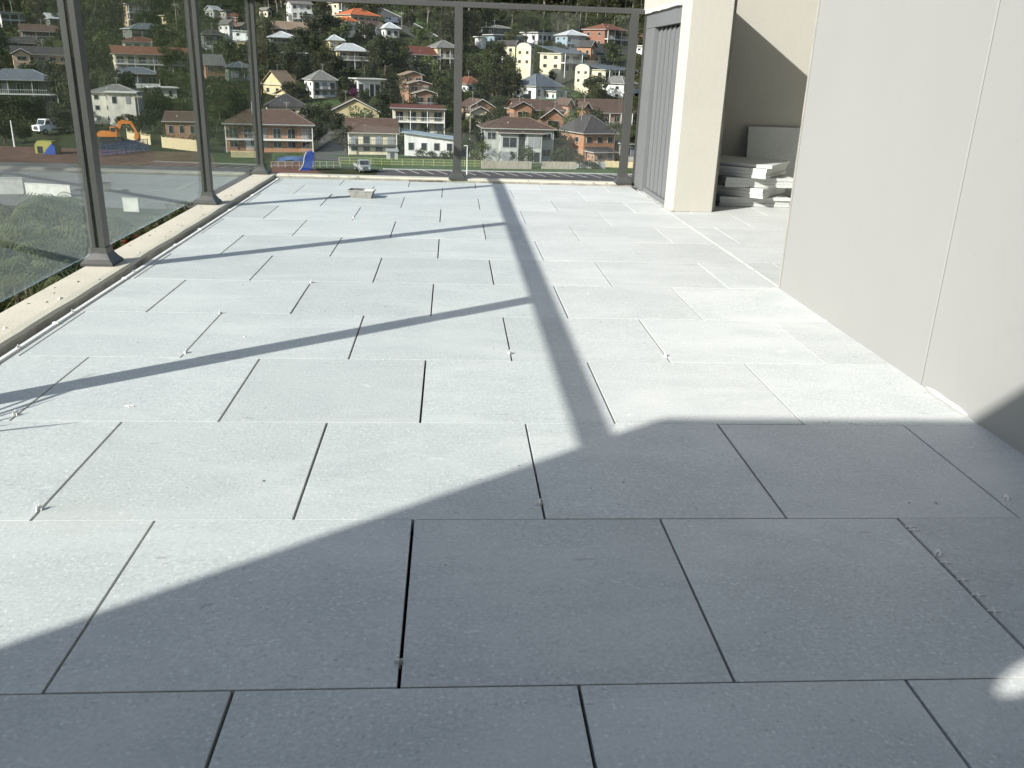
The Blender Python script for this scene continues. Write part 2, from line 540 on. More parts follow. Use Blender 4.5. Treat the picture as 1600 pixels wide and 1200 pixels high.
# slab below, with the body of the building under it
mb = MB()
mb.box(-1.795, 4.6, -6.0, 8.40, VALLEY-1, -0.062)
slab = mb.build('terrace_slab', M['membrane']); slab['kind'] = 'structure'

floor = empty('floor', (0,0,0)); floor['kind'] = 'structure'
T = 0.6
GX, GY = 0.0066, 0.0029
Y0 = 1.2529
off = {-1:-.611, 0:-.140, 1:-.611, 2:-.146, 3:-.615, 4:-.137, 5:-.636, 6:-.118}
tile_cache = {}
def paver_mesh(w, d, t=0.03):
    k = (round(w,4), round(d,4), t)
    if k not in tile_cache:
        tile_cache[k] = MB().bbox(-w/2, w/2, -d/2, d/2, -t, 0, 0.0007).mesh('paver', M['tile'])
    return tile_cache[k]
def lay(x0, x1, y0, y1):
    w, d = x1-x0-GX, y1-y0-GY
    if w < 0.012 or d < 0.02: return
    o = link(bpy.data.objects.new('paver', paver_mesh(w, d)), floor)
    o.location = ((x0+x1)/2 + random.uniform(-.0006,.0006), (y0+y1)/2 + random.uniform(-.0003,.0003), random.uniform(-.0012,.0008))
    o.rotation_euler = (random.uniform(-.0012,.0012), random.uniform(-.0012,.0012), random.uniform(-.0008,.0008))
FARY = 8.258
for n in range(-4, 12):
    s = off.get(n, -.63 if n % 2 else -.125)
    y0, y1 = Y0+n*T, min(Y0+(n+1)*T, FARY)
    xs_ = [XL] + [x for x in [(i+s)*T for i in range(-4, 6)] if XL+0.03 < x < XR-0.02] + [XR]
    if n % 2: xs_.insert(1, -1.5300)          # sliver cut along the gutter
    for a, b in zip(xs_[:-1], xs_[1:]):
        lay(a, b, y0, y1)
# paving inside the alcove, its own bond
for n in range(0, 7):
    y0, y1 = 4.295+n*T, min(4.295+(n+1)*T, 7.99)
    s = 0.17 if n % 2 else -0.13
    xs_ = [1.699] + [x for x in [2.0+s+i*T for i in range(0, 4)]] + [4.19]
    for a, b in zip(xs_[:-1], xs_[1:]):
        lay(a, b, y0, y1)
# cement-dust line where the two fields meet
mb = MB()
yy = 4.30
while yy < 6.75:
    ln = random.uniform(0.05, 0.22)
    mb.bbox(1.6925+random.uniform(0,.003), 1.7005+random.uniform(-.002,.003), yy, yy+ln, -0.01, 0.003+random.uniform(0,.003), 0.0015)
    yy += ln + random.uniform(0.0, 0.03)
o = mb.build('joint_filler', M['sealant'], floor); o['kind'] = 'stuff'

# kerbs --------------------------------------------------------------
def wavy_kerb(name, label, along, a0, a1, c0, c1, ztop, parent_mat):
    """rendered kerb with a slightly wandering inner arris; along is 'x' or 'y'"""
    root = empty(name, (0,0,0), 0, label, 'kerb')
    n = 90
    vs, fs = [], []
    for i in range(n+1):
        t = a0 + (a1-a0)*i/n
        w = 0.0022*math.sin(i*0.9) + 0.0030*math.sin(i*0.31+1) + random.uniform(-.0012,.0012)
        sgn = 1 if c1 > c0 else -1
        ring = [(c0, -0.25), (c0, ztop-.006), (c0+sgn*.006, ztop), (c1-sgn*(.010)+w, ztop+random.uniform(-.0008,.0008)), (c1+w*0.6, ztop-.011), (c1+w*0.3, -0.25)]
        for c, z in ring:
            vs.append((c, t, z) if along == 'y' else (t, c, z))
    k = 6
    mb = MB()
    b = mb.add(vs, [])
    for i in range(n):
        for j in range(k-1):
            mb.f.append((i*k+j, (i+1)*k+j, (i+1)*k+j+1, i*k+j+1)); mb.m.append(1 if j == 4 else 0)
    for e in (0, n):
        mb.f.append(tuple(e*k+j for j in range(k))); mb.m.append(0)
    o = mb.build('coping', [M['kerb'], M['kerbside']], root)
    fix_normals(o.data)
    return root
lk = wavy_kerb('kerb', 'long cream kerb under the left glass balustrade', 'y', -0.5, 8.405, -1.812, -1.610, KZ, None)
fk = wavy_kerb('kerb', 'cream kerb across the far end of the terrace', 'x', -1.600, 1.70, 8.404, 8.272, KZ+0.004, None)
# chips and mortar crumbs on the kerb, dirt along it
def crumbs(name, parent, pts, mat, smin, smax):
    mb = MB()
    for x, y, z in pts:
        s = random.uniform(smin, smax)
        k = 6
        vs = [(x+s*random.uniform(.6,1.3)*math.cos(6.283*i/k), y+s*random.uniform(.8,2.0)*math.sin(6.283*i/k), z) for i in range(k)]
        vs.append((x, y, z+s*0.45))
        mb.add(vs, [(i, (i+1) % k, k) for i in range(k)])
    o = mb.build(name, mat, parent); o['kind'] = 'stuff'
    return o
crumbs('mortar_crumbs', lk, [(random.uniform(-1.79,-1.62), random.uniform(2.8, 8.3), KZ+.001) for _ in range(34)], M['kerbside'], .003, .010)
crumbs('chips', lk, [(-1.63,4.48,KZ), (-1.66,4.72,KZ), (-1.69,3.3,KZ), (-1.67,3.75,KZ), (-1.72,5.6,KZ)], M['sealant'], .009, .014)
crumbs('mortar_crumbs', fk, [(random.uniform(-1.5,1.6), random.uniform(8.258, 8.28), KZ*random.choice((0.05,0.05,1.15))) for _ in range(60)], M['kerbside'], .003, .010)
crumbs('stain_crumbs', fk, [(random.uniform(-0.42,-0.05), 8.266+random.uniform(-.008,.004), 0.004) for _ in range(40)], M['dirt'], .006, .014)
# grit scattered over the paving
crumbs('paving_grit', floor, [(random.uniform(-1.5,1.6), random.uniform(1.6, 8.2)**1.0, 0.0012) for _ in range(70)], M['kerbside'], .0015, .0042)
crumbs('paving_chips', floor, [(random.uniform(-1.5,1.6), random.uniform(2.2, 8.2), 0.0012) for _ in range(40)], M['white_plastic'], .002, .006)

# white edging strip in the gutter gap
tr = empty('edging_strip', (-1.5690, 0, 0), 0, 'long white plastic edging strip lying between left kerb and pavers', 'edging strip')
yy = -0.4
while yy < 8.1:
    ln = min(random.uniform(0.5, 1.15), 8.15-yy)
    mb = MB(); w = random.uniform(-.0015,.0015)
    mb.bbox(-.0095+w, .0090+w, yy, yy+ln-.004, -0.03, 0.0045+random.uniform(-.0015,.002), .0015)
    mb.build('strip_length', M['white_plastic'], tr)
    yy += ln
    mb = MB().bbox(-.011+w, .0115+w, yy-.010, yy+.005, -.02, .010, .002)
    mb.build('clip', M['white_plastic'], tr)

# balustrade ----------------------------------------------------------
RT_Z = 1.550                                  # top of the rail
def post(parent, x, y, axis, foot=True, half=0.5):
    """aluminium post; axis = direction of the fence line"""
    mb = MB()
    a, b, g = 0.036, 0.036, 0.0085            # half depth, half width, half groove
    if axis == 'y':
        mb.box(x-a, x-g, y-b, y+b, KZ+.004, RT_Z-.045)
        mb.box(x+g, x+a, y-b, y+b, KZ+.004, RT_Z-.045)
    else:
        mb.box(x-b, x+b, y-a, y-g, KZ+.004, RT_Z-.045)
        mb.box(x-b, x+b, y+g, y+a, KZ+.004, RT_Z-.045)
    o = mb.build('post', M['rail'], parent)
    g2 = MB()
    if axis == 'y':
        g2.box(x-g, x+g, y-b+.012, y+b-.012, KZ+.01, RT_Z-.05)
    else:
        g2.box(x-b+.012, x+b-.012, y-g, y+g, KZ+.01, RT_Z-.05)
    g2.build('gasket', M['rail_dark'], o)
    # flared cover at the foot
    c = MB()
    r = 0.078
    lv = [(r, 0.0), (r, .012), (0.062, .030), (0.045, .058), (0.0415, .085)]
    vs, fs = [], []
    for q, z in lv:
        for sx, sy in ((-1,-1),(1,-1),(1,1),(-1,1)):
            vs.append((x+sx*q, y+sy*q, KZ+.001+z))
    for k in range(len(lv)-1):
        for i in range(4):
            j = (i+1) % 4
            fs.append((k*4+i, k*4+j, (k+1)*4+j, (k+1)*4+i))
    fs.append((16,17,18,19))
    c.add(vs, fs)
    c.build('base_cover', M['rail'], o)
    for sx, sy in ((-1,-1),(1,-1),(1,1),(-1,1)):
        MB().tube([(x+sx*.066, y+sy*.066, KZ+.012), (x+sx*.066, y+sy*.066, KZ+.020)], .005, 6).build('screw', M['galv'], o)
    return o
BX = -1.752                                   # left fence line
lb = empty('glass_balustrade', (BX, 4, 0), 0, 'left glass balustrade with grey metal posts along the cream kerb', 'balustrade')
lb.location = (0,0,0)
ly = [-0.30, 0.24+0.05, 2.36, 4.455, 6.49, 8.330]
ly = [0.25, 2.36, 4.455, 6.49]
for y in ly: post(lb, BX, y, 'y')
post(lb, BX, 8.330, 'y')
prev = -0.45
for y in ly + [8.330]:
    mb = MB().box(BX-.0055, BX+.0055, prev+.026, y-.026, 0.098, RT_Z-.06)
    mb.build('glass_pane', M['glass'], lb)
    prev = y
mb = MB().bbox(BX-.034, BX+.034, -0.47, 8.365, RT_Z-.046, RT_Z, .012)
mb.build('top_rail', M['rail'], lb)
# far side
FYB = 8.330
fb = empty('glass_balustrade', (0,0,0), 0, 'far glass balustrade between the corner post and the grey louvre screen', 'balustrade')
fx = [BX+.085, 0.054, 1.620]
for x in fx[1:]: post(fb, x, FYB, 'x')
for a, b in ((BX+.04, 0.054-.026), (0.054+.026, 1.62-.026)):
    mb = MB().box(a, b, FYB-.0055, FYB+.0055, 0.088, RT_Z-.06)
    mb.build('glass_pane', M['glass'], fb)
mb = MB().bbox(BX+.036, 1.70, FYB-.036, FYB+.036, RT_Z-.046, RT_Z, .012)
mb.build('top_rail', M['rail'], fb)

# louvre screen, pillar, alcove, right wall ---------------------------
lv = empty('louvre_screen', (1.74, 7.6, 0), 0, 'grey vertical louvre screen between the far balustrade and cream pillar', 'screen')
y_a, y_b = 6.965-7.6, 8.300-7.6
mb = MB().bbox(-.012, .05, y_a, y_b, 1.385, 1.512, .006); mb.build('top_frame', M['louvre'], lv)
mb = MB().box(-.012, .05, 7.95-7.6, y_b, 0.004, 1.382); mb.build('side_frame', M['louvre'], lv)
mb = MB().box(-.030, .045, y_b+.002, y_b+.020, 0.004, 1.525); mb.build('edge_channel', M['rail'], lv)
mb = MB().box(.0, .05, y_a, 7.94-7.6, 0.004, .040); mb.build('bottom_frame', M['louvre'], lv)
blade = MB().add([(-.007,-.061,.042),(.007,-.061,.042),(.007,.061,.042),(-.007,.061,.042),(-.007,-.061,1.383),(.007,-.061,1.383),(.007,.061,1.335),(-.007,.061,1.335)],
    [(0,3,2,1),(4,5,6,7),(0,1,5,4),(1,2,6,5),(2,3,7,6),(3,0,4,7)]).mesh('louvre_blade', M['louvre'])
for i in range(7):
    o = link(bpy.data.objects.new('louvre_blade', blade), lv)
    o.location = (.030, 7.865-7.6-i*.152, 0)
    o.rotation_euler = (0, 0, 0)
mb = MB().box(.10, .12, y_a, y_b, 0.004, 1.5); mb.build('backing_sheet', M['rail_dark'], lv)
crumbs('joint_grit', lv, [(-.02+random.uniform(-.02,.012), random.uniform(y_a,y_b), .001) for _ in range(40)], M['kerbside'], .004, .012)

pl = empty('rendered_pillar', (1.90, 6.87, 0), 0, 'cream rendered pillar standing between louvre screen and alcove', 'pillar')
mb = MB()
b = 0.010
def vprism(mb, pts, z0, z1, mi=0):
    n = len(pts)
    vs = [(x, y, z0) for x, y in pts] + [(x, y, z1) for x, y in pts]
    fs = [tuple(range(n))[::-1], tuple(range(n, 2*n))] + [(i, (i+1) % n, (i+1) % n+n, i+n) for i in range(n)]
    return mb.add(vs, fs, mi)
vprism(mb, [(-.157, -.07), (.162-b, -.07), (.162, -.07+b), (.162, .085), (-.192, .085)], 0.001, 1.80)
mb.build('shaft', M['render'], pl)
mb = MB().box(.165, .192, -.012, .085, 0.001, 1.80); mb.build('jamb_strip', M['kerbside'], pl)
mb = MB()
mb.bbox(-.19, .155, .088, 1.50, 1.516, 1.80, .006)
mb.build('lintel', M['render'], pl)
mb = MB()
yy = .09
while yy < 1.52:
    ln = random.uniform(.05,.16)
    mb.bbox(-.196+random.uniform(-.004,.004), -.15, yy, yy+ln, 1.502+random.uniform(0,.008), 1.53+random.uniform(0,.012), .003)
    yy += ln
o = mb.build('mortar_smear', M['sealant'], pl); o['kind'] = 'stuff'
crumbs('mortar_blob', pl, [(-.16, -.072, .006), (-.165, -.06, .007), (-.10, -.076, .003), (.05, -.076, .003)], M['kerb'], .006, .012)

al = empty('alcove_wall', (3.1, 8.0, 0), 0, 'cream rendered alcove wall behind the stacked pavers with slanting shadow', 'wall')
MB().box(-1.04, 1.1, 0, .2, -.02, 6.4).build('back_wall', M['render'], al)
MB().box(1.1, 1.3, -3.72, .2, -.02, 6.4).build('side_wall', M['render'], al)
MB().box(-1.0, 1.099, -3.70, -.001, 2.62, 2.85).build('shade_slab', M['render'], al)  # unseen slab added overhead to keep sky light out of the alcove

rw = empty('panel_wall', (1.69, 2.0, 0), 0, 'large off-white panelled wall along the right edge of the terrace', 'wall')
WH = 5.6
for a, b in ((2.838, 4.268), (1.398, 2.831), (-0.2, 1.391), (-6.0, -0.207)):
    mb = MB().bbox(0, 0, 0, 0, 0, 0, 0) if False else MB()
    e = .0025
    vprism(mb, [(0.0, a-2+e), (e, a-2), (.03, a-2), (.03, b-2), (e, b-2), (0.0, b-2-e)], -0.02, WH)
    fix = mb.build('wall_panel', M['panel'], rw)
    fix_normals(fix.data)
MB().box(.0305, .30, -8.0, 2.262, 0.003, WH-.01).build('wall_core', M['panel'], rw)
for y in (2.8345, 1.3945, -.2035):
    MB().box(.004, .0302, y-2-.0033, y-2+.0033, .005, WH-.02).build('joint_sealant', simple('grey_joint_sealant', (0.13,0.128,0.118), .7, .1, 5) if 'js' not in M else M['js'], rw)
MB().box(-.002, .012, 2.2705, 2.2765, .004, WH).build('corner_bead', M['panel'], rw)
MB().box(.0005, .30, 2.2795, 2.296, .004, WH).build('corner_return', M['kerbside'], rw)
MB().box(.301, 2.5, -8.0, 2.270, 0.003, WH-.02).build('building_core', M['panel'], rw)
# smear of sealant at the foot of the wall
mb = MB(); vs, fs = [], []
for i in range(15):
    t = i/14
    y = 2.80-.27*t - 2
    w = .013*math.sin(math.pi*t)**0.7*(1+.25*math.sin(9*t)) + .002
    vs += [(-w, y, .002), (-.001, y, .002), (-.0005, y, .004+w*.75)]
for i in range(14):
    k = 3*i
    fs += [(k, k+2, k+5, k+3), (k, k+3, k+4, k+1)]
mb.add(vs, fs); mb.build('sealant_bead', M['sealant'], rw, smooth=True)

# wall of the building behind the camera: throws the shadow over the near pavers
bw = empty('building_wing', (-0.8, -0.525, 0), 0, 'tall cream building wing behind the viewpoint shading the near pavers', 'wall')
HX, HZ, HR = -1.295+.8, 1.66, 0.060
x0, x1, z1 = -3.346+.8, 1.66+.8, 2.80
mb = MB(); vs, fs = [], []
k = 24
ring = [(HX+HR*math.cos(6.2832*i/k), HZ+HR*math.sin(6.2832*i/k)) for i in range(k)]
out = []
for i in range(k):
    c, s = math.cos(6.2832*i/k), math.sin(6.2832*i/k)
    q = 0.30/max(abs(c), abs(s))
    out.append((HX+q*c, HZ+q*s))
for yy in (0.0, -.012):
    vs += [(x, yy, z) for x, z in ring] + [(x, yy, z) for x, z in out]
for i in range(k):
    j = (i+1) % k
    fs += [(i, j, k+j, k+i), (2*k+i, 3*k+i, 3*k+j, 2*k+j), (i, 2*k+i, 2*k+j, j)]
mb.add(vs, fs)
mb.build('sun_hole_panel', M['render'], bw)  # thin panel, its round hole added to let a sun patch onto the pavers
mb = MB()
mb.box(x0, HX-.3, -.14, 0, -3.0, z1); mb.box(HX+.3, x1, -.14, 0, -.02, z1)
mb.box(HX-.3, HX+.3, -.012, 0, HZ+.3, z1); mb.box(HX-.3, HX+.3, -.012, 0, -.02, HZ-.3)
mb.build('face_wall', M['render'], bw)

# spacers ---------------------------------------------------------------
def spacer_upright():
    mb = MB()
    mb.box(-.0013, .0013, -.011, .011, -.012, .016)
    mb.box(-.011, .011, -.0013, .0013, -.012, .010)
    mb.tube([(0,0,.016),(0,0,.024)], .0022, 6)
    return mb.mesh('tile_spacer', M['white_plastic'])
def spacer_flat():
    mb = MB()
    mb.bbox(-.0165, .0165, -.0019, .0019, .0008, .0042, .001)
    mb.bbox(-.0019, .0019, -.006, .006, -.006, .0038, .0008)
    return mb.mesh('tile_spacer', M['white_plastic'])
SU, SF = spacer_upright(), spacer_flat()
sp = [('u',-0.969,1.902,'leaning in the leftmost joint of the second near row'), ('u',-1.290,2.497,'at the left edge beside the feathery shadows'),
 ('u',0.226,1.927,'in the dark joint just inside the big shadow'), ('u',0.227,3.135,'in the joint left of the broad rail shadow'),
 ('u',-0.087,1.321,'in the middle joint of the nearest full row'), ('u',1.462,1.952,'in the shaded joint nearest the panel wall'),
 ('u',-0.973,3.643,'at the top of the joint below the leftmost rail shadow'), ('u',-0.679,4.22,'at the far end of the joint above the middle post shadow'),
 ('u',-1.569,3.62,'beside the edging strip, middle of three'), ('u',-1.569,4.359,'beside the edging strip, farthest of three'), ('u',-1.569,3.13,'beside the edging strip, nearest of three'),
 ('f',-0.986,2.57,'lying loose on the sunlit paver at left'), ('u',0.828,3.125,'in the sunlit joint right of the broad rail shadow'),
 ('u',-0.674,6.13,'near the metal tray, in a joint'), ('u',-0.965,3.10,'where the long post shadow crosses a joint at left'),
 ('f',1.126,1.806,'flat across the shaded right joint, farthest of its row'), ('f',1.126,1.790,'flat across the shaded right joint, second of its row'),
 ('u',1.126,1.679,'standing in the shaded right joint among flat spacers'), ('f',1.126,1.643,'flat across the shaded right joint, third of its row'),
 ('f',1.126,1.573,'flat across the shaded right joint, fourth of its row'), ('f',1.126,1.514,'flat across the shaded right joint, fifth of its row'), ('f',1.126,1.456,'flat across the shaded right joint, nearest of its row'),
 ('f',1.189,2.473,'on the shadow-edge row line near the wall, left one'), ('f',1.279,2.464,'on the shadow-edge row line near the wall, right one'),
 ('f',1.31,3.20,'lying on the bright pavers near the foot of the wall')]
for kd, x, y, where in sp:
    o = link(bpy.data.objects.new('tile_spacer', SU if kd == 'u' else SF))
    o.location = (x, y, 0.0)
    o.rotation_euler = (random.uniform(-.25,.25), random.uniform(-.25,.25), random.uniform(-.3,.3)) if kd == 'u' else (0, 0, random.uniform(-.18,.12))
    o.scale = (.72,.72,.72) if kd == 'u' else (.85,.85,.85)
    if '1.2' in '%.3f' % x and y > 2.4: o.rotation_euler = (0,0,-.7)
    tag(o, 'white plastic tile spacer ' + where, 'spacer', 'plastic tile spacers left in the joints')

# metal tray and offcut ----------------------------------------------------
ty = empty('metal_tray', (-0.715, 7.16, 0), math.radians(-6), 'small galvanised metal tray with flared sides on the far pavers', 'tray')
mb = MB()
def frustum_shell(mb, w0, d0, w1, d1, h, t):
    lo = [(-w0,-d0,0),(w0,-d0,0),(w0,d0,0),(-w0,d0,0)]; hi = [(-w1,-d1,h),(w1,-d1,h),(w1,d1,h),(-w1,d1,h)]
    hi2 = [(x-math.copysign(t,x), y-math.copysign(t,y), h) for x, y, _ in hi]; lo2 = [(x-math.copysign(t,x), y-math.copysign(t,y), t) for x, y, _ in lo]
    vs = lo+hi+hi2+lo2
    fs = [(3,2,1,0)]
    for i in range(4):
        j = (i+1) % 4
        fs += [(i,j,4+j,4+i), (4+i,4+j,8+j,8+i), (8+i,8+j,12+j,12+i)]
    fs.append((12,13,14,15))
    mb.add(vs, fs)
frustum_shell(mb, .080, .045, .100, .065, .058, .002)
mb.build('pan', M['galv'], ty)
mb = MB()
for s in (-1, 1):
    mb.box(-.102, .102, s*.0655-.003, s*.0655+.003, .054, .061)
    mb.box(s*.1005-.003, s*.1005+.003, -.0685, .0685, .054, .061)
mb.build('rim', M['galv'], ty)
of = empty('metal_offcut', (-.945, 7.13, 0), .3, 'small folded dark metal offcut lying left of the tray', 'offcut')
mb = MB(); mb.add([(-.025,-.02,.001),(0,-.015,.026),(.0,.02,.024),(-.026,.018,.001)], [(0,1,2,3)]); mb.add([(0,-.015,.026),(.035,-.022,.001),(.034,.02,.001),(0,.02,.024)], [(0,1,2,3)])
mb.build('folded_sheet', M['rail'], of)
mb = MB().bbox(.03, .14, -.004, .006, .001, .006, .001); mb.build('tail', M['galv'], of)

# stacked spare pavers in the alcove -------------------------------------------
pm = paver_mesh(.6, .6, .0245)
edge_tile = M['tile']
z = 0.0262
groups = [(3, 2.50, 7.44, 2), (3, 2.48, 7.45, -38), (3, 2.52, 7.43, 3), (3, 2.47, 7.45, -36), (1, 2.50, 7.47, -33)]
nm = ['bottom bundle', 'second bundle, turned cornerwise,', 'third bundle', 'fourth bundle, turned cornerwise,', '']
lvl = ['lowest', 'second', 'third', 'top']
for gi, (cnt, x, y, a) in enumerate(groups):
    for k in range(cnt):
        o = link(bpy.data.objects.new('spare_paver', pm))
        o.location = (x+random.uniform(-.006,.006), y+random.uniform(-.006,.006), z)
        o.rotation_euler = (0, 0, math.radians(a+random.uniform(-1.2,1.2)))
        z += .0258
        lab = 'topmost spare grey paver of the stack in the alcove' if gi == 4 else 'spare grey paver in the alcove stack, %s of the %s' % (lvl[k] if k < cnt-1 else 'top one', nm[gi].rstrip(','))
        tag(o, lab, 'paver', 'spare pavers stacked in the alcove')
    z += .002
o = link(bpy.data.objects.new('spare_paver', pm))
o.location = (2.955, 7.905, .30); o.rotation_euler = (math.radians(80), 0, 0)
tag(o, 'single grey paver leaning on the shaded alcove wall behind the stack', 'paver', 'spare pavers stacked in the alcove')

# pot plant beside the left fence, just out of view; its leaf tips throw the feathery shadows
pp = empty('spiky_plant', (-1.56, 2.16, 0), 0, 'spiky potted plant beside the left balustrade throwing thin leaf shadows', 'plant')
MB().tube([(-.1,0,.001),(-.1,0,.12)], [.07,.09], 14).build('pot', M['concrete'], pp)
for i, (dx, dy, h) in enumerate([(-.26,.18,.50), (-.06,.20,.38), (.03,.26,.30), (.06,.20,.26), (-.18,.10,.44), (.0,-.15,.4), (-.2,-.1,.42), (.1,.05,.2)]):
    p0, p2 = Vector((-.1,0,.12)), Vector((-.1+dx,dy,h))
    mid = (p0+p2)/2 + Vector((0,0,.015))
    pts = [p0, (p0+mid)/2, mid, (mid+p2)/2, p2]
    mb = MB().tube(pts, [.004,.005,.005,.004,.0008], 4)
    mb.build('leaf', M['leaf_mid'], pp)

# ================================================================== VALLEY AND HILLSIDE
# roads, lawns, site
sheet('car_park', [on_floor(596,262), on_floor(1120,276), Vector((40,60,0)), Vector((-14,60,0))], M['asphalt'], .02, 4)
# far kerb of the car park and bay lines
a, b = on_floor(598,264.5), on_floor(1120,276)
def strip(name, p0, p1, w, z0, z1, mat, parent=None):
    d = (p1-p0); d.z = 0; d.normalize(); n = Vector((-d.y, d.x, 0))*w/2
    mb = MB(); vs = []
    for z in (z0, z1):
        for q in (p0-n, p1-n, p1+n, p0+n): vs.append((q.x, q.y, z))
    mb.add(vs, [(0,3,2,1),(4,5,6,7),(0,1,5,4),(1,2,6,5),(2,3,7,6),(3,0,4,7)])
    return mb.build(name, mat, parent)
ck = strip('car_park_kerb', a, b, .45, VALLEY-.1, VALLEY+.15, M['concrete']); ck['kind'] = 'structure'
marks = empty('bay_markings', (0,0,0)); marks['kind'] = 'structure'
dirn = (b-a).normalized()
for i in range(26):
    q = a + dirn*(2.0+i*2.55); 
    q2 = q + Vector((2.4,-6.0,0))
    strip('bay_line', Vector((q.x+.3,q.y-.5,0)), q2, .14, VALLEY+.0245, VALLEY+.0275, M['linepaint'], marks)
    q3 = a + dirn*(2.0+i*2.55) + Vector((4.9,-21,0)); q4 = q3 + Vector((-2.2,5.5,0))
    strip('bay_line', q3, q4, .12, VALLEY+.0245, VALLEY+.0275, M['linepaint'], marks)
sheet('grass_verge', [on_floor(560,247), on_floor(1120,262), on_floor(1120,275.6), on_floor(560,263.8)], M['lawn'], .04, 4)
sheet('lawn', [on_floor(425,234), on_floor(640,238), on_floor(640,262), on_floor(425,262)], M['lawn_dark'], .03, 4)
sheet('driveway', [on_floor(488,214), on_floor(548,216), on_floor(540,252), on_floor(470,250)], M['asphalt'], .06, 6)
sheet('earth_yard', [on_floor(-80,226), on_floor(330,240), on_floor(340,262), on_floor(-80,250)], M['dirt'], .03, 4)
sheet('earth_yard', [on_floor(425,252), on_floor(470,253), on_floor(560,300), on_floor(425,300)], M['dirt'], .045, 3)
sheet('access_road', [on_floor(-120,250), on_floor(390,262), on_floor(390,330), on_floor(-120,318)], M['asphalt_pale'], .02, 4)
sheet_px('lawn', [(477,158), (532,158), (536,173), (474,173)], M['lawn'], .22, 8)
sheet_px('lawn', [(727,76), (772,78), (772,90), (724,88)], M['lawn'], .22, 8)
sheet_px('lawn', [(878,136), (908,142), (905,158), (880,152)], M['lawn'], .22, 8)
sheet_px('lawn', [(285,140), (312,140), (312,160), (262,160)], M['lawn'], .22, 8)
sheet_px('lawn', [(612,16), (650,28), (668,40), (640,38)], M['lawn'], .25, 8)
# steep street climbing the hill at the middle
def draped_road(name, left, right, mat, lift, n=26):
    L_, R_ = [at(*q)[0] for q in left], [at(*q)[0] for q in right]
    def lerp(pts, t):
        u = t*(len(pts)-1); i = min(int(u), len(pts)-2); f = u-i
        return pts[i]*(1-f)+pts[i+1]*f
    mb = MB(); vs, fs = [], []
    for j in range(n+1):
        for i in range(5):
            q = lerp(L_, j/n)*(1-i/4) + lerp(R_, j/n)*(i/4)
            vs.append((q.x, q.y, gz(q.x, q.y)+lift))
    for j in range(n):
        for i in range(4):
            k = j*5+i
            fs.append((k, k+1, k+6, k+5))
    mb.add(vs, fs); o = mb.build(name, mat); o['kind'] = 'structure'
    return o
draped_road('street', [(583,14),(603,32),(622,46),(650,62)], [(594,14),(622,27),(652,42),(684,60)], M['asphalt'], .30)
draped_road('street_kerb', [(594,14),(622,27),(652,42),(684,60)], [(596,13.6),(624,26.4),(654,41.2),(686,59)], M['concrete'], .45)

# ------------------------------------------------------------------ houses
UNIT = {}
def unit(mat_key):
    if mat_key not in UNIT:
        UNIT[mat_key] = MB().box(-.5,.5,-.5,.5,0,1).mesh('unit_' + mat_key, M[mat_key])
    return UNIT[mat_key]
def ubox(name, mk, parent, x0, x1, y0, y1, z0, z1):
    o = link(bpy.data.objects.new(name, unit(mk)), parent)
    o.location = ((x0+x1)/2, (y0+y1)/2, z0)
    o.scale = (max(x1-x0, .001), max(y1-y0, .001), max(z1-z0, .001))
    return o
def window(parent, face, c, z, w, h, w2, y_front, pale=False, frame='win_frame'):
    """face 'f': on the front at y_front; 'l': on the left side at x = y_front"""
    d = bpy.data.objects.new('window', unit(frame)); link(d, parent)
    p = bpy.data.objects.new('pane', unit('pane_pale' if pale else 'pane')); link(p, d)
    if face == 'f':
        d.location = (c, y_front-.02, z); d.scale = (w, .10, h)
    else:
        d.location = (y_front-.02, c, z); d.scale = (.10, w, h)
    fw = .09
    if face == 'f':
        p.scale = (1-2*fw/w, 1.0, 1-2*fw/h); p.location = (0, -.25, fw/h)
    else:
        p.scale = (1.0, 1-2*fw/w, 1-2*fw/h); p.location = (-.25, 0, fw/h)
    if w > 1.5:                                     # a mullion
        mu = bpy.data.objects.new('mullion', unit(frame)); link(mu, d)
        if face == 'f':
            mu.scale = (.08/w, 1.0, 1); mu.location = (0, -.40, 0)
        else:
            mu.scale = (1.0, .08/w, 1); mu.location = (-.40, 0, 0)
    return d

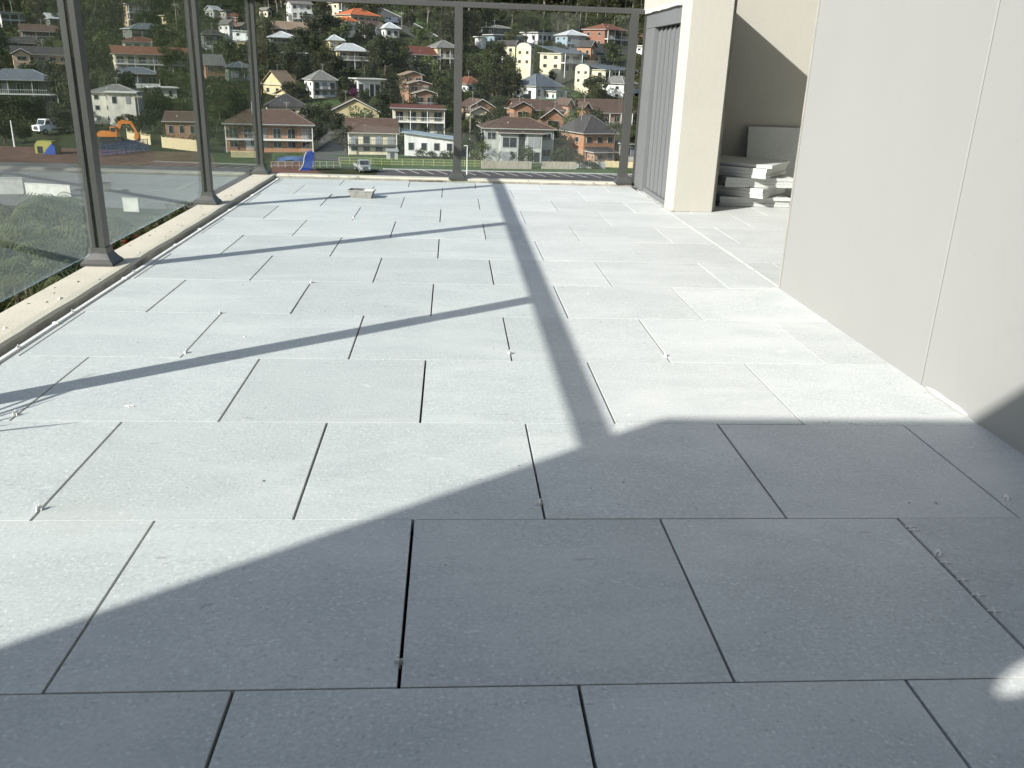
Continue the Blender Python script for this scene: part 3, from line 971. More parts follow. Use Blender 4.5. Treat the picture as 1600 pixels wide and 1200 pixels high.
def roof_mesh(kind, w, d, h, rise, over, mat, wall):
    """roof over a block w by d (front at y=0), eaves at z=h; returns roof MB and gable MB"""
    mb, gb = MB(), MB()
    t = 0.18
    x0, x1, y0, y1 = -w/2-over, w/2+over, -over, d+over
    def slab(pts):                                  # roof plane with thickness
        n = len(pts)
        vs = [Vector(p) for p in pts] + [Vector(p)-Vector((0,0,t)) for p in pts]
        fs = [tuple(range(n)), tuple(range(2*n-1, n-1, -1))] + [(i, i+n, (i+1) % n+n, (i+1) % n) for i in range(n)]
        mb.add(vs, fs)
    z = h + t
    if kind == 'hip':
        if w >= d:
            r = (d/2+over)*min(1.0, 1.0)
            A, B = (x0+r, (y0+y1)/2, z+rise), (x1-r, (y0+y1)/2, z+rise)
            slab([(x0,y0,z),(x1,y0,z),B,A]); slab([(x1,y1,z),(x0,y1,z),A,B])
            slab([(x0,y1,z),(x0,y0,z),A]); slab([(x1,y0,z),(x1,y1,z),B])
        else:
            r = w/2+over
            A, B = (0, y0+r, z+rise), (0, y1-r, z+rise)
            slab([(x0,y0,z),(x1,y0,z),A]); slab([(x1,y1,z),(x0,y1,z),B])
            slab([(x0,y1,z),(x0,y0,z),A,B]); slab([(x1,y0,z),(x1,y1,z),B,A])
    elif kind == 'gable':                           # gable end faces the front
        A, B = (0, y0, z+rise), (0, y1, z+rise)
        slab([(x0,y0,z),A,B,(x0,y1,z)]); slab([(x1,y1,z),B,A,(x1,y0,z)])
        gb.prism([(-w/2, h), (w/2, h), (0, h+rise*w/(w+2*over))], .02, d-.02)
    elif kind == 'side':                            # ridge runs along the front
        ym = (y0+y1)/2
        slab([(x0,y0,z),(x1,y0,z),(x1,ym,z+rise),(x0,ym,z+rise)]); slab([(x1,y1,z),(x0,y1,z),(x0,ym,z+rise),(x1,ym,z+rise)])
        rr = rise*d/(d+2*over)
        vs = [(sx*w/2*.995, yy, zz) for sx in (-1,1) for yy, zz in ((.02,h),(d-.02,h),(d/2,h+rr))]
        gb.add(vs, [(0,1,2),(3,5,4),(0,3,4,1),(1,4,5,2),(0,2,5,3)])
    elif kind == 'skil':                            # low edge at the right
        slab([(x0,y0,z+rise),(x1,y0,z),(x1,y1,z),(x0,y1,z+rise)])
        gb.prism([(-w/2, h), (w/2, h), (-w/2, h+rise*.96)], .02, d-.02)
    elif kind == 'skilf':                           # low edge at the front
        slab([(x0,y0,z),(x1,y0,z),(x1,y1,z+rise),(x0,y1,z+rise)])
    elif kind == 'arch':
        n = 10
        pts = [(-w/2*math.cos(math.pi*i/n), h+rise*math.sin(math.pi*i/n)) for i in range(n+1)]
        o2 = [(x*1.04, (zz-h)*1.05+h+.12) for x, zz in pts]
        mb.prism(o2 + pts[::-1], -over*.4, d+over*.4)
        gb.prism(pts, .02, d-.02)
    elif kind == 'archx':                           # barrel vault whose arched end faces the side
        n = 12
        arc = [(d/2-d/2*math.cos(math.pi*i/n), h+rise*math.sin(math.pi*i/n)) for i in range(n+1)]
        up = [((y_-d/2)*1.04+d/2, (z_-h)*1.06+h+.14) for y_, z_ in arc]
        def px_(tb, poly, xa, xb):
            k = len(poly)
            tb.add([(xa, y_, z_) for y_, z_ in poly] + [(xb, y_, z_) for y_, z_ in poly],
                   [tuple(range(k)), tuple(range(2*k-1, k-1, -1))] + [(i, i+k, (i+1) % k+k, (i+1) % k) for i in range(k)])
        px_(mb, up + arc[::-1], -w/2+.03, w/2+.1)
        px_(gb, arc, -w/2, w/2-.02)
    else:                                           # flat
        slab([(x0,y0,z+.15),(x1,y0,z+.15),(x1,y1,z+.15),(x0,y1,z+.15)])
    return mb, gb

HOUSES = []
OPEN_VIEW = {'three-gabled brick house', 'arched cream townhouses', 'orange-roofed yellow house', 'white-roofed veranda house', 'white flat-roofed house', 'brown gabled house',
             'brown-roofed white house', 'blue-black roofed house', 'dark red-roofed house', 'red-roofed veranda house', 'white cottage', 'long terracotta house', 'white stucco house', 'pink two-storey house', 'white twin-gabled house'}
WALLS = dict(white=(0.60,0.595,0.565), cream=(0.52,0.46,0.33), yellow=(0.42,0.35,0.20), brick=(0.27,0.145,0.085), redbrick=(0.21,0.085,0.055),
             orange=(0.30,0.150,0.082), grey=(0.33,0.34,0.315), pale=(0.55,0.53,0.46), tan=(0.42,0.31,0.20), dark=(0.10,0.105,0.10), pink=(0.52,0.36,0.26), green=(0.09,0.12,0.09), blue=(0.20,0.26,0.31), brown=(0.14,0.085,0.06))
ROOFS = dict(brown=(0.085,0.055,0.042), dark=(0.050,0.046,0.046), grey=(0.15,0.145,0.135), red=(0.105,0.036,0.027), orange=(0.42,0.115,0.04), pale=(0.38,0.395,0.40), white=(0.50,0.50,0.475),
             blue=(0.26,0.32,0.35), green=(0.03,0.19,0.14), tan=(0.22,0.16,0.11), slate=(0.10,0.115,0.13), terracotta=(0.15,0.062,0.04))
def block(root, bw_, bd, h, rise, x, y, z, roof, wall, rcol, storeys, cols, feat, brickm):
    """one body of a house in the house's own space"""
    wm = brickm if brickm else wallmat(WALLS[wall])
    over = 0.55
    if roof == 'arch': over = 0.5
    mb = MB().box(x-bw_/2, x+bw_/2, y, y+bd, z-4.0, z+h)
    rm, gb = roof_mesh(roof, bw_, bd, h, rise, over, None, None)
    if gb.v:
        mb.add([(vx+x, vy+y, vz+z) for vx, vy, vz in gb.v], gb.f)
    wo_ = mb.build('wall', wm, root); fix_normals(wo_.data)
    ro = MB().add([(vx+x, vy+y, vz+z) for vx, vy, vz in rm.v], rm.f).build('roof', roofmat(ROOFS[rcol]), root)
    fix_normals(ro.data)
    # fascia board under the front eaves
    if roof in ('hip', 'side', 'flat', 'skilf'):
        g = ubox('gutter', 'gutter' if feat.get('gut', 1) else 'win_dark_frame', ro, x-bw_/2-over-.03, x+bw_/2+over+.03, y-over-.10, y-over-.005, z+h+.02, z+h+.19)
        ubox('gutter', 'gutter' if feat.get('gut', 1) else 'win_dark_frame', ro, x-bw_/2-over-.10, x-bw_/2-over-.005, y-over, y+bd+over, z+h+.02, z+h+.19)
    elif roof == 'gable':
        bm_ = MB()
        for sgn in (-1, 1):
            a0, a1 = Vector((x+sgn*(bw_/2+over), y-over-.06, z+h+.05)), Vector((x, y-over-.06, z+h+rise+.05))
            vs = [a0, a1, a1+Vector((0,0,.16)), a0+Vector((0,0,.16))]
            vs += [q+Vector((0,.05,0)) for q in vs]
            bm_.add(vs, [(0,1,2,3),(7,6,5,4),(0,4,5,1),(3,2,6,7),(0,3,7,4),(1,5,6,2)])
        b_ = bm_.build('bargeboard', M['gutter'] if random.random() < .4 else M['white'], ro)
    zt = z+h+.18
    x0_, x1_, y0_, y1_ = x-bw_/2-over, x+bw_/2+over, y-over, y+bd+over
    caps = []
    if roof == 'hip':
        if bw_ >= bd:
            rr = bd/2+over
            A, B = Vector((x0_+rr, (y0_+y1_)/2, zt+rise)), Vector((x1_-rr, (y0_+y1_)/2, zt+rise))
            caps = [(A, B), (A, Vector((x0_,y0_,zt))), (B, Vector((x1_,y0_,zt)))]
        else:
            rr = bw_/2+over
            A = Vector((x, y0_+rr, zt+rise)); caps = [(A, Vector((x0_,y0_,zt))), (A, Vector((x1_,y0_,zt)))]
    elif roof == 'side':
        caps = [(Vector((x0_, (y0_+y1_)/2, zt+rise)), Vector((x1_, (y0_+y1_)/2, zt+rise)))]
    for a_, b_ in caps:
        MB().tube([a_, b_], .10, 5).build('ridge_cap', roofmat(tuple(min(1, c_*1.7+.02) for c_ in ROOFS[rcol])), ro)
    if roof in ('hip', 'side', 'gable') and random.random() < .5:
        ax, ay = x+bw_*random.uniform(-.2,.25), y+bd*.5
        am = MB().tube([(ax,ay,zt+rise*.6),(ax,ay,zt+rise+1.7)], .035, 5)
        am.box(ax-.7, ax+.7, ay-.03, ay+.03, zt+rise+1.5, zt+rise+1.56); am.box(ax-.45, ax+.45, ay-.03, ay+.03, zt+rise+1.2, zt+rise+1.25)
        am.build('aerial', M['galv'], ro)
    if random.random() < .35 and storeys > 1 and not feat.get('nofront'):
        ubox('downpipe', 'gutter', root, x+bw_*.46, x+bw_*.46+.1, y-.14, y-.05, z-1, z+h)
    # windows
    sh = h/storeys
    for st in range(storeys):
        zz = z + st*sh
        if feat.get('nofront'): break
        for c in range(cols):
            cx = x - bw_/2 + bw_*(c+.5)/cols
            wdt = min(bw_/cols*feat.get('wf', .55)*1.15, 3.0)
            tall = feat.get('tall') or (st in feat.get('balc', ()))
            wh = sh*(.74 if tall else .47)
            wz = zz + (0.08 if tall else sh*.34)
            window(root, 'f', cx, wz, wdt, wh, 0, y, pale=random.random() < .25, frame=feat.get('fr', 'win_frame'))
        for c in range(feat.get('side', 2)):
            cy = y + bd*(c+.5)/feat.get('side', 2)
            window(root, 'l', cy, zz+sh*.34, min(1.3, bd*.2), sh*.4, 0, x-bw_/2, frame=feat.get('fr', 'win_frame'))
    # balconies
    for st in feat.get('balc', ()):
        zz = z + st*sh
        dp = feat.get('bdepth', 1.9)
        yb = y - dp
        sl = ubox('balcony', feat.get('slab', 'white'), root, x-bw_/2, x+bw_/2, yb, y-.03, zz-.28, zz)
        npost = max(2, feat.get('posts', 4))
        for k in range(npost):
            px_ = x-bw_/2+.08 + (bw_-.16)*k/(npost-1)
            ubox('balcony_post', feat.get('pm', 'white'), root, px_-.08, px_+.08, yb+.02, yb+.18, (z-2 if (st == min(feat['balc']) or st == 1) else zz), zz-.28)
            ubox('balcony_post', feat.get('pm', 'white'), root, px_-.08, px_+.08, yb+.02, yb+.18, zz+.001, zz+sh-.02)
        ubox('railing', feat.get('rm', 'white'), root, x-bw_/2, x+bw_/2, yb+.03, yb+.08, zz+.95, zz+1.03)
        if feat.get('solid'):
            ubox('balustrade_panel', feat.get('solidm', 'white'), root, x-bw_/2, x+bw_/2, yb+.04, yb+.09, zz, zz+.94)
        else:
            nb = int(bw_/.45)
            bb = MB()
            for k in range(nb):
                q = x-bw_/2 + bw_*(k+.5)/nb
                bb.box(q-.02, q+.02, yb+.035, yb+.075, zz, zz+.95)
            o = bb.build('balusters', M[feat.get('rm', 'white')], root); o['kind'] = 'stuff'
        # roof carried forward over the balcony
        if st == storeys-1 and feat.get('veranda', 1):
            ubox('veranda_roof', 'win_dark_frame', root, x-bw_/2-.4, x+bw_/2+.4, yb-.35, y-over+.1, z+h-.06, z+h+.06)
    if feat.get('chim'):
        ubox('chimney', 'white', ro, x+bw_*.22-.35, x+bw_*.22+.35, y+bd*.5-.35, y+bd*.5+.35, z+h, z+h+rise+.9)
    if feat.get('vent', 1) and roof in ('hip', 'side', 'gable'):
        ubox('roof_vent', 'gutter', ro, x-bw_*.15-.15, x-bw_*.15+.15, y+bd*.22-.15, y+bd*.22+.15, z+h+rise*.3, z+h+rise*.3+.75)
    if feat.get('door'):
        ubox('door', 'win_dark_frame', root, x+bw_*.1, x+bw_*.1+1.0, y-.06, y+.02, z, z+2.1)
    if feat.get('garage'):
        g0 = x + bw_*feat['garage']
        ubox('garage_door', 'pane', root, g0-1.6, g0+1.6, y-.07, y+.02, z, z+2.2)

def house(short, label, blocks, yaw=20, name='house', cat='house', anchor=None):
    """blocks: (x0,x1,ytop,yeave,ybase in photo pixels, depth m, set-back m, roof, wall, roof colour, storeys, columns, features)"""
    b0 = blocks[0]
    xc, yb = (b0[0]+b0[1])/2, b0[4]
    P, dep = at(xc, yb)
    k = dep/F_PX
    if yb < 175: yaw += 21 if yaw >= 18 else 11
    r = math.radians(yaw)
    root = empty(name, P, r, label, cat)
    for (x0, x1, yt, ye, ybs, d, back, roof, wall, rcol, st, cols, feat) in blocks:
        app = (x1-x0)*k
        # apparent turn of the house against the sight line
        ang = r - math.atan2(-P.x, P.y)*1.0 if False else r + math.atan2(P.x, P.y)
        w = max((app - d*abs(math.sin(ang)))/max(math.cos(ang), .3), app*.45)
        h = (ybs-ye)*k
        rise = max((ye-yt)*k - .18, .05)
        lx = ((x0+x1)/2-xc)*k/max(math.cos(ang), .4) + (d/2*math.sin(ang) if True else 0)
        bmk = None
        if wall in ('brick', 'redbrick', 'orange'):
            if ('b', wall) not in _cache: _cache[('b', wall)] = make_brick('brickwork_'+wall, WALLS[wall])
            bmk = _cache[('b', wall)]
        block(root, w, d, h, rise, lx, back, (yb-ybs)*k, roof, wall, rcol, st, cols, feat, bmk)
    HOUSES.append(dict(short=short, cov=.06 if short in OPEN_VIEW else .30, x0=min(b[0] for b in blocks), x1=max(b[1] for b in blocks), top=min(b[2] for b in blocks), base=max(b[4] for b in blocks), dep=dep, P=P))
    return root
D = {}
def F(**k): return k
# ---- behind the far balustrade, left of the middle post
house('orange brick flats', 'long orange brick two-storey house with brown roof and white balcony edge beside the corner post',
  [(358,492,176,197,238,9,0,'hip','orange','brown',2,6,F(balc=(1,),rm='win_dark_frame',posts=2,bdepth=1.4,wf=.5,vent=1))], 8)
house('dark grey hip-roofed house', 'dark grey hip-roofed house with pale windows just behind the orange brick house',
  [(416,480,150,168,184,9,0,'hip','cream','dark',1,4,F(wf=.5,gut=0))], 14)
house('tan-roofed yellow house', 'yellow house with long sloping tan roof right of the corner post',
  [(416,466,113,134,152,8,0,'side','yellow','tan',1,3,F(wf=.4)), (418,452,140,148,156,6,-4,'side','yellow','tan',1,2,F(wf=.4))], 30)
house('white cottage', 'small white cottage with grey pyramid roof above a bright lawn',
  [(477,526,112,127,153,8,0,'hip','white','grey',2,3,F(balc=(1,),rm='win_dark_frame',posts=2,bdepth=1.4,pm='win_dark_frame',veranda=0,slab='win_dark_frame'))], 14)
house('white flat-roofed house', 'long white flat-roofed house behind the purple flowering shrub',
  [(549,602,119,126,152,7,0,'flat','white','white',1,5,F(wf=.72,tall=1))], 12)
house('brown gabled house', 'low brown house with broad front gable and pale yellow gable wall',
  [(518,592,155,176,184,10,0,'gable','yellow','brown',1,3,F(wf=.5))], 6)
house('brown-roofed cream villa', 'cream two-storey villa with brown roof and orange lower wall beside the driveway',
  [(544,620,189,210,242,8,0,'side','cream','brown',2,4,F(wf=.5,balc=(1,),slab='win_dark_frame',rm='win_dark_frame',pm='white',posts=2,bdepth=1.2,veranda=0))], 6)
house('red-roofed veranda house', 'cream house with flat red roof and two-level white veranda grid',
  [(613,694,167,172,208,7,0,'skilf','cream','red',2,4,F(wf=.55,tall=1,balc=(1,),posts=4,bdepth=2.0))], 4)
house('three-gabled brick house', 'stepped brick house with three stacked gables and white balconies',
  [(638,682,141,148,166,6,0,'gable','brick','tan',1,2,F(wf=.6,tall=1,balc=(0,),posts=2,bdepth=1.3,veranda=0,vent=0)),
   (636,678,128,134,150,6,4,'gable','brick','tan',1,2,F(vent=0)), (636,674,115,122,138,6,9,'gable','brick','tan',1,2,F(vent=0))], 6)
house('pale blue-roofed white bungalow', 'white bungalow with sloping pale blue roof edge left of the middle post',
  [(630,712,208,219,244,8,0,'skil','white','blue',1,4,F(wf=.4))], 4)
house('white three-storey house', 'white three-storey house with grey roof among dark trees near the hill top',
  [(449,488,3,9,40,8,0,'side','white','grey',3,3,F(wf=.45,balc=(1,),bdepth=1.5,posts=3,veranda=0))], 10)
house('orange-roofed yellow house', 'yellow house with bright orange tiled roofs high on the hillside',
  [(528,594,15,26,50,9,0,'hip','yellow','orange',2,4,F(wf=.6,tall=1,gut=1)), (516,548,29,37,54,7,-4,'hip','pale','orange',1,3,F(wf=.6))], 20)
house('cream hilltop house', 'cream house with white balcony above the orange roofs',
  [(512,550,-2,6,28,8,0,'hip','cream','grey',2,2,F(wf=.6,balc=(1,),posts=3))], 20)
house('brown-roofed white house', 'white house with long brown roof below the bright orange roof',
  [(553,604,33,42,58,7,0,'side','white','brown',1,4,F(wf=.5))], 22)
house('pale hip-roofed house', 'small white house with pale grey pyramid roof beside the steep street',
  [(592,624,36,46,60,7,0,'hip','white','pale',1,2,F(wf=.5))], 12)
house('white-roofed veranda house', 'pale yellow house with white roofs and tall veranda posts',
  [(517,575,70,82,106,7,0,'hip','yellow','pale',2,3,F(wf=.7,tall=1,balc=(1,),posts=3,bdepth=2.2,rm='white')), (516,546,58,67,80,6,5,'hip','yellow','pale',1,2,F(vent=0))], 14)
house('dark red-roofed house', 'low house with dark red roof and pale balcony right of the big dark tree',
  [(636,682,75,88,110,8,0,'side','dark','red',2,4,F(wf=.5,balc=(1,),rm='win_frame',slab='win_frame',posts=2))], 6)
house('grey-roofed yellow house', 'pale yellow house with grey hip roof touching the middle post',
  [(668,716,65,77,106,8,0,'hip','yellow','grey',2,3,F(wf=.55,balc=(1,),posts=3))], 14)
house('white-roofed low house', 'low house with broad white hip roof right of the corner post',
  [(416,464,50,60,68,8,0,'hip','dark','pale',1,3,F(wf=.4))], 10)
house('flat white pavilion', 'long flat white roof edge among dark trees',
  [(441,478,80,84,92,6,0,'flat','white','white',1,3,F(wf=.7))], 8)
house('brown shingled house', 'brown-roofed house with small white gable right of the corner post near hill top',
  [(424,480,35,47,56,8,0,'side','brown','tan',1,3,F(wf=.4))], 10)
house('small pale gabled house', 'small pale gabled house touching the corner post at the hill top',
  [(408,424,12,17,28,6,0,'gable','cream','grey',1,1,F(wf=.5))], 20)
# ---- right of the middle post
house('pale grey house', 'pale grey two-storey double house with brown hip roof facing the car park',
  [(746,864,188,204,252,9,0,'hip','grey','brown',2,5,F(wf=.55)), (776,806,206,209,252,2.2,-2.6,'flat','grey','brown',2,1,F(wf=.7,tall=1,side=1,vent=0)), (815,842,206,209,252,2.2,-2.6,'flat','grey','brown',2,1,F(wf=.7,side=1,tall=1,vent=0))], 5)
house('brick house with dark pyramid roof', 'orange brick two-storey house with dark pyramid roof beside the palm',
  [(872,962,184,211,252,11,0,'hip','orange','dark',2,3,F(wf=.45)), (905,948,230,237,252,3,-3.4,'skilf','orange','dark',1,2,F(wf=.5,vent=0)), (948,985,222,226,252,6,-2,'flat','pale','grey',1,2,F(wf=.8,vent=0))], 22)
house('brick house with cream gables', 'brick house with two cream gables right of the middle post',
  [(716,772,156,170,190,9,0,'gable','brick','brown',1,2,F(wf=.5)), (722,757,166,176,190,4,-3,'gable','cream','brown',1,1,F(wf=.6,vent=0))], 18)
house('brick house with white gable trim', 'orange brick house with white-trimmed gable and lower brown roof',
  [(790,880,158,174,196,10,0,'side','brick','brown',1,3,F(wf=.4)), (790,825,160,170,194,4,-3,'gable','orange','brown',1,1,F(wf=.5,vent=0)), (828,872,168,184,198,5,-5,'gable','orange','brown',1,1,F(wf=.5,vent=0))], 12)
house('brick terrace row', 'brick terrace houses with pointed parapet gables near the louvre screen',
  [(893,985,158,178,196,8,0,'side','orange','brown',1,5,F(wf=.5,balc=(0,),posts=5,bdepth=1.5,veranda=0)), (877,892,157,168,184,7,1,'gable','orange','brown',1,1,F(wf=.4,vent=0)), (894,912,161,172,196,5,-3,'gable','orange','brown',1,1,F(nofront=1,vent=0))], 16, 'terrace_houses', 'terrace')
house('blue-black roofed house', 'white house with blue-black roofs and a dark car beside it',
  [(806,884,118,137,158,9,0,'hip','white','slate',1,4,F(wf=.4)), (838,872,139,143,158,4,-4,'flat','pale','slate',1,3,F(wf=.4))], 22)
house('green-roofed shed', 'low shed with bright green metal roof behind the brick gables',
  [(842,884,156,166,174,6,0,'side','white','green',1,2,F(wf=.5,vent=0))], 8, 'shed', 'shed')
house('arched cream townhouses', 'two rows of cream townhouses with arched end walls and grey roofs',
  [(852,986,77,88,112,8,0,'skilf','cream','slate',2,7,F(wf=.75,fr='win_dark_frame',tall=1,balc=(1,),rm='win_frame',posts=5,pm='white',bdepth=1.6,veranda=0)),
   (828,842,75,83,108,5.5,1.0,'archx','cream','slate',2,1,F(wf=.3,side=2,vent=0)),
   (866,972,101,109,134,8,-13,'skilf','cream','slate',2,7,F(wf=.75,fr='win_dark_frame',tall=1,balc=(1,),rm='win_frame',posts=6,pm='white',bdepth=1.6,veranda=0)),
   (859,872,101,108,130,5.0,-12.5,'archx','cream','slate',2,1,F(wf=.4,side=2,vent=0))], 26, 'townhouses', 'townhouses')
house('tall cream gabled house', 'tall narrow cream gabled house left of the arched townhouses',
  [(790,806,65,73,100,7,0,'gable','cream','dark',2,1,F(wf=.3,side=2,vent=0)), (804,836,68,78,100,7,3,'side','pink','slate',2,3,F(wf=.45,vent=0))], 28)
house('white hilltop bungalow', 'white flat-roofed bungalow below the dark wood',
  [(818,872,47,53,68,8,0,'flat','white','pale',1,4,F(wf=.6)), ], 18)
house('grey pavilion house', 'house with pale grey pyramid roof and glazed front left of the red brick house',
  [(868,916,48,57,76,8,0,'hip','blue','pale',2,5,F(wf=.8,tall=1))], 12)
house('red brick hilltop house', 'red brick house with brown hip roof and white balcony near the far right post',
  [(917,984,39,49,74,9,0,'hip','redbrick','terracotta',2,4,F(wf=.5,balc=(1,),posts=4,bdepth=1.3))], 24)
house('brick gable house', 'dark-roofed house with an orange brick gable above the arched townhouses',
  [(905,990,70,84,94,8,0,'side','dark','dark',1,5,F(wf=.5)), (897,921,67,77,92,6,-3,'gable','orange','dark',1,1,F(wf=.3,vent=0))], 18)
house('blue-grey long house', 'long low house with pale roof edge and blue-grey wall right of the middle post',
  [(757,822,51,57,72,7,0,'flat','blue','pale',1,4,F(wf=.7)), (743,760,57,61,70,5,0,'flat','white','white',1,1,F(nofront=1,vent=0))], 14)
house('grey hilltop roof house', 'grey low-roofed house at the edge of the wood behind the blue-grey house',
  [(752,800,40,45,56,7,0,'hip','dark','grey',1,3,F(wf=.6))], 14)
house('white corner house', 'white two-storey house with grey pyramid roof beside the far right post',
  [(942,1000,121,133,156,9,0,'hip','white','grey',2,3,F(wf=.5,balc=(1,),posts=3,solid=1))], 24)
house('red-roofed cottage', 'white cottage with terracotta roof touching the right of the middle post',
  [(712,750,121,133,146,8,0,'hip','white','terracotta',1,2,F(wf=.5))], 14)
house('white villa', 'white house glimpsed between far post and louvre screen',
  [(996,1040,68,74,92,8,0,'flat','white','white',2,3,F(wf=.4)), ], 18)
house('brown brick villa', 'brown-roofed brick house glimpsed above the white one beside the louvre',
  [(998,1050,46,54,66,8,0,'hip','redbrick','terracotta',1,3,F(wf=.5))], 18)
house('pale hilltop long house', 'long pale roof among the trees above the white bungalow',
  [(772,830,4,8,18,8,0,'flat','dark','pale',1,4,F(wf=.6))], 10)
# ---- through the left glass
house('white modern house', 'white modern house with dark glass bays at the left edge',
  [(-6,42,18,22,40,8,0,'flat','white','white',2,3,F(wf=.75,tall=1,fr='win_dark_frame')), ], 22)
house('grey-roofed lodge', 'small house with pale grey roof beside the nearest left post near hill top',
  [(70,108,22,31,40,7,0,'side','dark','pale',1,2,F(wf=.4))], 20)
house('brown veranda house', 'brown-roofed house with thin white veranda posts at upper left',
  [(36,96,40,51,62,8,0,'side','brown','brown',1,3,F(wf=.5,balc=(0,),posts=4,bdepth=1.6))], 16)
house('dark-roofed veranda house', 'dark-roofed house with white veranda posts below the brown veranda house',
  [(8,72,59,69,80,8,0,'hip','dark','dark',1,3,F(wf=.5,balc=(0,),posts=4,bdepth=1.8))], 16)
house('pink two-storey house', 'pinkish cream two-storey house with long dark roof left of the nearest post',
  [(28,122,76,88,112,8,0,'side','pink','dark',2,6,F(wf=.5)), (28,52,79,88,112,4,-3,'gable','pink','dark',2,1,F(wf=.5,vent=0))], 16)
house('blue-grey roofed house', 'house with broad blue-grey hip roof and white posts at left edge',
  [(-14,88,112,128,166,10,0,'hip','green','slate',2,5,F(wf=.4,balc=(1,),posts=4,bdepth=2.0,pm='white'))], 12)
house('tan hillside block', 'tan three-level house with stacked balconies between the two left posts at the top',
  [(190,232,6,10,42,8,0,'flat','tan','grey',3,3,F(wf=.55,balc=(1,2),posts=3,bdepth=1.4,tall=1))], 18)
house('ochre house', 'small ochre house left of the second post near the hill top',
  [(248,272,22,26,40,7,0,'flat','yellow','tan',1,1,F(wf=.4))], 20)
house('dark house with white eaves', 'dark house with white eaves behind the red-roofed house',
  [(196,262,38,48,66,8,0,'hip','dark','slate',2,4,F(wf=.5))], 18)
house('red roofed house', 'house with dull red roof and small white gable between the left posts',
  [(190,248,59,67,80,8,0,'hip','pale','red',1,4,F(wf=.5))], 16)
house('long terracotta house', 'long cream house with faded terracotta roof and glass balconies',
  [(180,296,76,88,114,9,0,'side','cream','terracotta',2,7,F(wf=.6,balc=(1,),posts=5,bdepth=1.4))], 14)
house('green hip-roofed house', 'house with dark green hip roof and white balcony panels',
  [(182,248,107,117,136,8,0,'hip','dark','slate',1,3,F(wf=.5,balc=(0,),solid=1,posts=3,bdepth=1.5))], 10)
house('white stucco house', 'white stucco house with dark windows above the orange excavator',
  [(150,226,136,148,194,9,0,'hip','pale','grey',3,4,F(wf=.35)), (178,222,140,147,170,5,-4,'flat','pale','white',1,2,F(wf=.3,vent=0))], 10)
house('white block with two windows', 'white flat-roofed block with two dark windows left of the second post',
  [(234,276,136,139,156,7,0,'flat','pale','white',1,2,F(wf=.2,fr='win_dark_frame'))], 12)
house('brick house by the yard', 'brick house with brown roof and white window behind the timber fence',
  [(262,318,178,192,218,9,0,'side','brick','brown',1,3,F(wf=.4))], 8)
house('grey-roofed cabin', 'small cabin with pale roof right of the second post at the top',
  [(322,346,10,17,28,7,0,'side','grey','pale',1,2,F(wf=.4))], 18)
house('white veranda bungalow', 'low bungalow with white veranda rail near the corner post at the top',
  [(345,394,14,19,32,7,0,'flat','grey','tan',1,4,F(wf=.5,balc=(0,),posts=4,bdepth=1.4))], 16)
house('white twin-gabled house', 'white house with twin gables between second post and corner post',
  [(344,370,32,40,60,8,0,'gable','white','grey',2,2,F(wf=.5)), (368,388,35,42,60,7,1,'gable','pale','grey',2,1,F(wf=.5,vent=0))], 18)
house('dark house with white deck', 'dark house with white lower deck right of the second post',
  [(312,352,46,56,76,8,0,'hip','dark','dark',2,3,F(wf=.5,balc=(0,),solid=1,posts=3)), (350,370,60,62,77,6,0,'flat','white','white',1,1,F(wf=.4,vent=0))], 16)
house('lemon house', 'narrow lemon yellow house left of the corner post',
  [(374,398,56,66,84,7,0,'hip','yellow','slate',1,1,F(wf=.4))], 20)
house('brick terrace with cream base', 'brick house with cream lower wall right of the second post',
  [(314,352,88,104,128,8,0,'side','brick','grey',2,2,F(wf=.5))], 16)
house('dark green house', 'dark green weatherboard house left of the corner post',
  [(350,398,98,108,130,8,0,'hip','green','slate',1,2,F(wf=.5,gut=0))], 14)

# ------------------------------------------------------------------ trees
def leaves_mesh(name, centres, radii, per, size, mat, squash=0.8, droop=0.0, seed=0):
    """leaf-sized quads spread through clumps; denser at the clump surface"""
    r = np.random.default_rng(seed)
    V, Fc = [], []
    n0 = 0
    for c, rad in zip(centres, radii):
        n = max(8, int(per*rad*rad))
        d = r.normal(size=(n,3)); d /= np.linalg.norm(d, axis=1)[:,None]
        rr = rad*(0.55+0.5*r.random(n)**0.6)
        p = np.array(c) + d*rr[:,None]*np.array([1,1,squash])
        p[:,2] -= droop*rr
        nrm = d*0.75 + r.normal(size=(n,3))*0.55
        nrm /= np.linalg.norm(nrm, axis=1)[:,None]
        a = np.cross(nrm, r.normal(size=(n,3))); a /= np.linalg.norm(a, axis=1)[:,None]+1e-9
        b = np.cross(nrm, a)
        s = size*(0.55+0.9*r.random(n))[:,None]
        q = np.stack([p-a*s, p-b*s*.55, p+a*s, p+b*s*.55], 1).reshape(-1,3)
        V.append(q)
        Fc.append((np.arange(n)*4)[:,None] + np.arange(4) + n0)
        n0 += 4*n
    V = np.concatenate(V); Fc = np.concatenate(Fc)
    me = bpy.data.meshes.new(name)
    me.from_pydata(V.tolist(), [], Fc.tolist())
    me.materials.append(mat)
    return me

def limb_mesh(name, h0, ends, r0, mat, lean=(0,0)):
    mb = MB()
    top = Vector((lean[0], lean[1], h0))
    mb.tube([(0,0,-1.5), (lean[0]*.1, lean[1]*.1, h0*.33), (lean[0]*.5, lean[1]*.5, h0*.7), top], [r0*1.25, r0, r0*.8, r0*.62], 7)
    for e in ends:
        e = Vector(e)
        s = Vector((lean[0]*.6, lean[1]*.6, h0*random.uniform(.6,1.0)))
        mid = (s+e)/2 + Vector((0,0,-.06*(e-s).length))
        mb.tube([s, mid, e], [r0*.42, r0*.28, r0*.09], 5, caps=False)
    return mb.mesh(name, mat)

